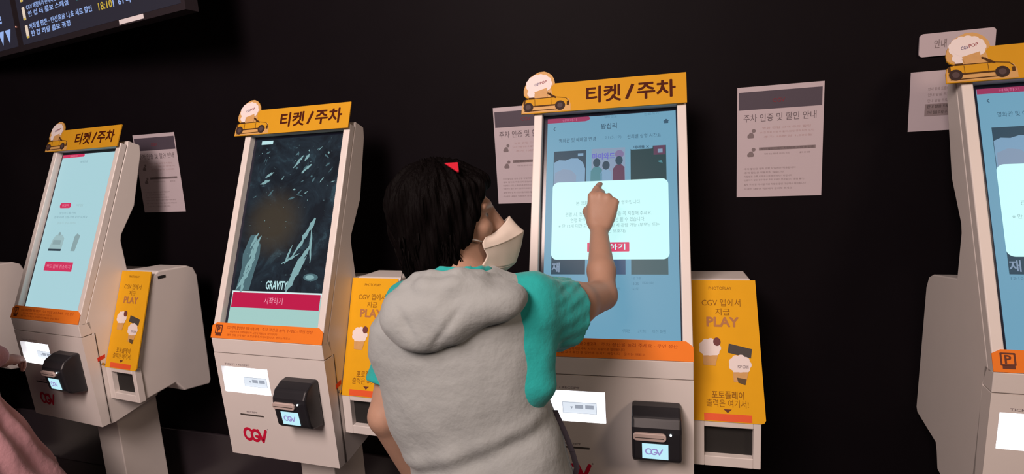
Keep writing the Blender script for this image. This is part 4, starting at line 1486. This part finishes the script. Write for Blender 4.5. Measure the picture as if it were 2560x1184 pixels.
# neck opening and open front
F.capsule(at(0, 0.012, 1.30), at(0, 0.02, 1.42), 0.056, 0.066, 0.0, 'sub')
F.apply(lambda X, Y, Z: np.maximum(np.abs((X - N0[0]) * TR[0] + (Y - N0[1]) * TR[1] - 0.02) - 0.012, -((X - N0[0]) * TF[0] + (Y - N0[1]) * TF[1]) + 0.03), (-0.62, -0.72, 0.66), (0.18, 0.02, 1.42), 0, 'sub')
# hollow hem
tf4 = torso_fn(N0, TR, TF, vprof, -0.010)
F.apply(lambda X, Y, Z: np.maximum(tf4(X, Y, Z), Z - 0.76), (-0.62, -0.72, 0.66), (0.18, 0.02, 0.80), 0, 'sub')


def vest_disp(V):
    r = (V - N0) @ TR
    f = (V - N0) @ TF
    z = V[:, 2]
    low_ = np.clip((1.16 - z) / 0.2, 0, 1)
    d = 0.0040 * low_ * np.sin(38 * r + 14 * z + 1.5 * np.sin(9 * z)) + 0.0032 * np.sin(30 * z - 26 * r + 2 * np.sin(11 * r))
    d += 0.0022 * np.sin(65 * r + 40 * z + 1.3) * low_
    d += 0.006 * np.exp(-((z - 0.985 - 0.35 * (r + .05)) / 0.020) ** 2) * np.clip(-f * 12, 0, 1)
    d -= 0.005 * np.exp(-((z - 0.955 - 0.35 * (r + .05)) / 0.018) ** 2) * np.clip(-f * 12, 0, 1)
    return d


vest = F.build('vest', [VEST], root, relax=2, disp=vest_disp)
# side seam on the back of the vest, hood lying on the shoulders
F = Field((-0.60, -0.72, 1.10), (0.05, -0.22, 1.45), 0.0044)
# bag of the hood on the upper back
HB = np.stack([TR, TF, v3(0, 0, 1)])
F.ellipsoid(at(0.000, -0.086, 1.292), (0.128, 0.044, 0.046), HB, 0.0)
F.ellipsoid(at(-0.042, -0.100, 1.264), (0.092, 0.036, 0.042), HB, 0.03)
F.ellipsoid(at(-0.052, -0.102, 1.242), (0.056, 0.026, 0.028), HB, 0.03)
F.ellipsoid(at(-0.104, -0.066, 1.280), (0.050, 0.046, 0.050), HB, 0.03)
F.ellipsoid(at(0.094, -0.050, 1.300), (0.050, 0.050, 0.030), HB, 0.03)
# rolled edge round the neck
ring = [(-0.098, 0.035, 1.290), (-0.104, -0.010, 1.312), (-0.090, -0.055, 1.322), (-0.050, -0.085, 1.330), (0.0, -0.094, 1.332), (0.050, -0.080, 1.328), (0.085, -0.048, 1.314), (0.098, -0.005, 1.300), (0.096, 0.040, 1.286), (0.078, 0.078, 1.262)]
for p0, p1 in zip(ring[:-1], ring[1:]):
    F.capsule(at(*p0), at(*p1), 0.022, 0.022, 0.014)
ring2 = [(-0.080, -0.045, 1.344), (-0.040, -0.070, 1.352), (0.010, -0.074, 1.352), (0.055, -0.055, 1.346), (0.078, -0.018, 1.334)]
for p0, p1 in zip(ring2[:-1], ring2[1:]):
    F.capsule(at(*p0), at(*p1), 0.013, 0.013, 0.010)
F.capsule(at(0, 0.0, 1.30), at(0, 0.008, 1.42), 0.060, 0.066, 0.006, 'sub')


def hood_disp(V):
    r = (V - N0) @ TR
    z = V[:, 2]
    d = 0.0022 * np.sin(46 * (r * .8 + z) + 2.2 * np.sin(25 * r)) + 0.0014 * np.sin(70 * (z - .6 * r) + 1)
    # V-shaped creases running to the point
    d -= 0.007 * np.exp(-((r + 0.048 - 0.75 * (z - 1.21)) / 0.010) ** 2) * np.clip((z - 1.21) * 14, 0, 1) * np.clip((1.32 - z) * 20, 0, 1)
    d -= 0.006 * np.exp(-((r + 0.048 + 0.55 * (z - 1.21)) / 0.010) ** 2) * np.clip((z - 1.21) * 14, 0, 1) * np.clip((1.32 - z) * 20, 0, 1)
    return d


hood = F.build('hood', [VEST], None, relax=2, disp=hood_disp)
hood.parent = vest
# trousers and shoes
F = Field((-0.60, -0.72, -0.01), (0.18, 0.02, 0.92), 0.0055)
F.apply(lambda X, Y, Z: np.maximum(np.maximum(tf_(X, Y, Z) - 0.010, Z - 0.89), 0.77 - Z), (-0.60, -0.72, 0.70), (0.18, 0.02, 0.92), 0.01)
for s in (-1, 1):
    hip = at(0.045 + s * 0.070, 0.0, 0.80)
    kne = at(0.035 + s * 0.088, 0.03, 0.44)
    ank = at(0.035 + s * 0.088, -0.005, 0.07)
    F.capsule(hip, kne, 0.086, 0.072, 0.02)
    F.capsule(kne, ank, 0.072, 0.062, 0.02)
F.apply(lambda X, Y, Z: 0.055 - Z, (-0.60, -0.72, -0.01), (0.18, 0.02, 0.12), 0, 'int')
F.build('trousers', [PANTS], root, relax=2)
for s in (-1, 1):
    F = Field(at(0.035 + s * 0.088, 0.03, 0.06) - v3(0.2, 0.2, 0.07), at(0.035 + s * 0.088, 0.03, 0.06) + v3(0.2, 0.2, 0.08), 0.005)
    a0 = at(0.035 + s * 0.088, -0.03, 0.045)
    F.capsule(a0, a0 + TF * 0.15 - v3(0, 0, 0.012), 0.042, 0.036, 0.01)
    F.capsule(a0, a0 + v3(0, 0, 0.04), 0.042, 0.042, 0.01)
    F.apply(lambda X, Y, Z: 0.001 - Z, F.lo, F.lo + 0.005 * np.array(F.n), 0, 'int')
    F.build('shoe', [SHOE], root, relax=1)
# dark strap end hanging at the right hip
b = MB()
sp = [at(0.184, 0.0, 1.035), at(0.203, 0.0, 0.985), at(0.217, 0.0, 0.94), at(0.226, 0.0, 0.90), at(0.216, 0.0, 0.865)]
for i in range(len(sp) - 1):
    w0 = TR * 0.006
    b.face_set([tuple(sp[i] - w0), tuple(sp[i] + w0), tuple(sp[i + 1] + w0), tuple(sp[i + 1] - w0)], [(0, 1, 2, 3)], LACE)
o = b.build('strap', None)
o.parent = root; o.matrix_parent_inverse = root.matrix_basis.inverted()
md = o.modifiers.new('thickness', 'SOLIDIFY'); md.thickness = 0.002

# ------------------------------------------------------------------ the second person, almost wholly outside the left edge
PINKC = cloth('coat_pink', (0.50, 0.27, 0.30, 1), 14, 0.5)
SKIN2 = mat('skin_pale', (0.50, 0.27, 0.22, 1), rough=0.5, spec=0.3, var=0.06, noise=30)
root2 = empty('person', (-2.19, -0.48, 0.0), 0, 'person in pink at the left edge reaching a hand to the lit ticket tray', 'person')
M0 = v3(-2.19, -0.48, 0)
ma = math.radians(-30)
MFv = v3(math.sin(ma), math.cos(ma), 0)
MRv = v3(math.cos(ma), -math.sin(ma), 0)
am = lambda r, f, z: M0 + MRv * r + MFv * f + v3(0, 0, z)
R2 = head_frame(math.radians(-28), math.radians(-18))
HC2 = am(0, 0.05, 1.50)
F = Field((-2.62, -0.90, -0.005), (-1.80, 0.10, 1.68), 0.006)
add_head(F, HC2, R2, am(0, 0, 1.36))
b2 = torso_fn(M0, MRv, MFv, [(0.78, 0, 0, 0.150, 0.098), (0.86, 0, 0, 0.160, 0.105), (0.98, 0, 0, 0.130, 0.090), (1.20, 0, 0, 0.140, 0.088), (1.30, 0, 0, 0.12, 0.07), (1.36, 0, 0, 0.05, 0.05)])
F.apply(lambda X, Y, Z: np.maximum(np.maximum(b2(X, Y, Z), Z - 1.36), 0.78 - Z), (-2.6, -0.9, 0.76), (-1.8, 0.0, 1.4), 0.02)
S2R, S2L = am(0.155, 0.01, 1.30), am(-0.155, 0.01, 1.30)
E2 = v3(-2.180, -0.330, 1.045)
W2 = v3(-2.350, -0.128, 0.893)
E2L, W2L = am(-0.21, -0.01, 1.04), am(-0.20, 0.06, 0.82)
F.capsule(S2R, E2, 0.045, 0.037, 0.02)
F.capsule(E2, W2, 0.037, 0.025, 0.015)
F.capsule(S2L, E2L, 0.045, 0.037, 0.02)
F.capsule(E2L, W2L, 0.037, 0.025, 0.015)
add_hand(F, W2, v3(-0.55, 0.80, -0.22), v3(0.1, 0.25, 0.95), v3(-0.85, -0.5, 0.05), ((12, 25, 15), (18, 28, 18), (28, 36, 22), (34, 40, 24)), thumb='pinch')
add_hand(F, W2L, v3(0.05, 0.15, -0.98), v3(-0.95, 0.2, 0), v3(0.2, 0.95, 0.1), ((18, 22, 15), (24, 28, 18), (28, 30, 20), (32, 34, 20)), thumb='open')
for s in (-1, 1):
    F.capsule(am(s * 0.08, 0, 0.80), am(s * 0.085, 0.03, 0.44), 0.078, 0.050, 0.02)
    F.capsule(am(s * 0.085, 0.03, 0.44), am(s * 0.085, 0, 0.075), 0.050, 0.034, 0.02)
    F.capsule(am(s * 0.085, -0.02, 0.04), am(s * 0.085, 0.13, 0.026), 0.030, 0.022, 0.02)
F.build('body', [SKIN2], root2, relax=2)
add_eyes(HC2, R2, root2)
F = Field(HC2 - 0.24, HC2 + 0.2, 0.006)
g2 = lambda f, r, u: HC2 + R2[0] * f + R2[1] * r + R2[2] * u
F.ellipsoid(g2(-0.022, 0, 0.036), (0.110, 0.088, 0.098), R2)
F.ellipsoid(g2(-0.055, 0, -0.06), (0.070, 0.090, 0.120), R2, 0.03)
F.ellipsoid(g2(0.115, 0, -0.040), (0.080, 0.078, 0.105), R2, 0.006, 'sub')
F.build('hair', [HAIR], root2, relax=1)
F = Field((-2.70, -0.98, 0.30), (-1.66, 0.08, 1.42), 0.006)
p2 = [(0.32, 0, 0, 0.40, 0.34), (0.64, 0, 0, 0.285, 0.25), (0.85, 0, 0, 0.215, 0.17), (0.97, 0, 0, 0.18, 0.135), (1.03, 0, 0, 0.165, 0.12), (1.10, 0, 0, 0.158, 0.112), (1.25, 0, 0, 0.155, 0.10), (1.33, 0, 0, 0.11, 0.075), (1.38, 0, 0, 0.06, 0.06)]
t2 = torso_fn(M0, MRv, MFv, p2)
F.apply(lambda X, Y, Z: np.maximum(np.maximum(t2(X, Y, Z), Z - 1.365), 0.36 - Z), (-2.70, -0.98, 0.30), (-1.66, 0.08, 1.42))
F.capsule(am(0.06, 0, 1.31), S2R, 0.055, 0.058, 0.03)
F.capsule(S2R, E2, 0.058, 0.052, 0.02)
F.capsule(E2, E2 + (W2 - E2) * 0.80, 0.050, 0.040, 0.02)
F.capsule(am(-0.06, 0, 1.31), S2L, 0.055, 0.058, 0.03)
F.capsule(S2L, E2L, 0.058, 0.052, 0.02)
F.capsule(E2L, E2L + (W2L - E2L) * 0.85, 0.050, 0.040, 0.02)
F.capsule(am(0, 0, 1.30), am(0, 0.02, 1.45), 0.058, 0.062, 0, 'sub')


def dress_disp(V):
    r = (V - M0) @ MRv
    f = (V - M0) @ MFv
    a = np.arctan2(r, f)
    low_ = np.clip((1.05 - V[:, 2]) / 0.3, 0, 1)
    return low_ * 0.009 * np.sin(a * 17 + 2 * np.sin(6 * V[:, 2])) + 0.003 * np.sin(40 * V[:, 2] + 18 * r)


F.build('pink_dress', [PINKC], root2, relax=2, disp=dress_disp)
for s in (-1, 1):
    c = am(s * 0.085, 0.03, 0.05)
    F = Field(c - v3(0.2, 0.2, 0.06), c + v3(0.2, 0.2, 0.08), 0.006)
    a0 = am(s * 0.085, -0.03, 0.042)
    F.capsule(a0, a0 + MFv * 0.15 - v3(0, 0, 0.012), 0.040, 0.034, 0.01)
    F.apply(lambda X, Y, Z: 0.001 - Z, F.lo, F.lo + 0.006 * np.array(F.n), 0, 'int')
    F.build('shoe', [SHOE], root2, relax=1)
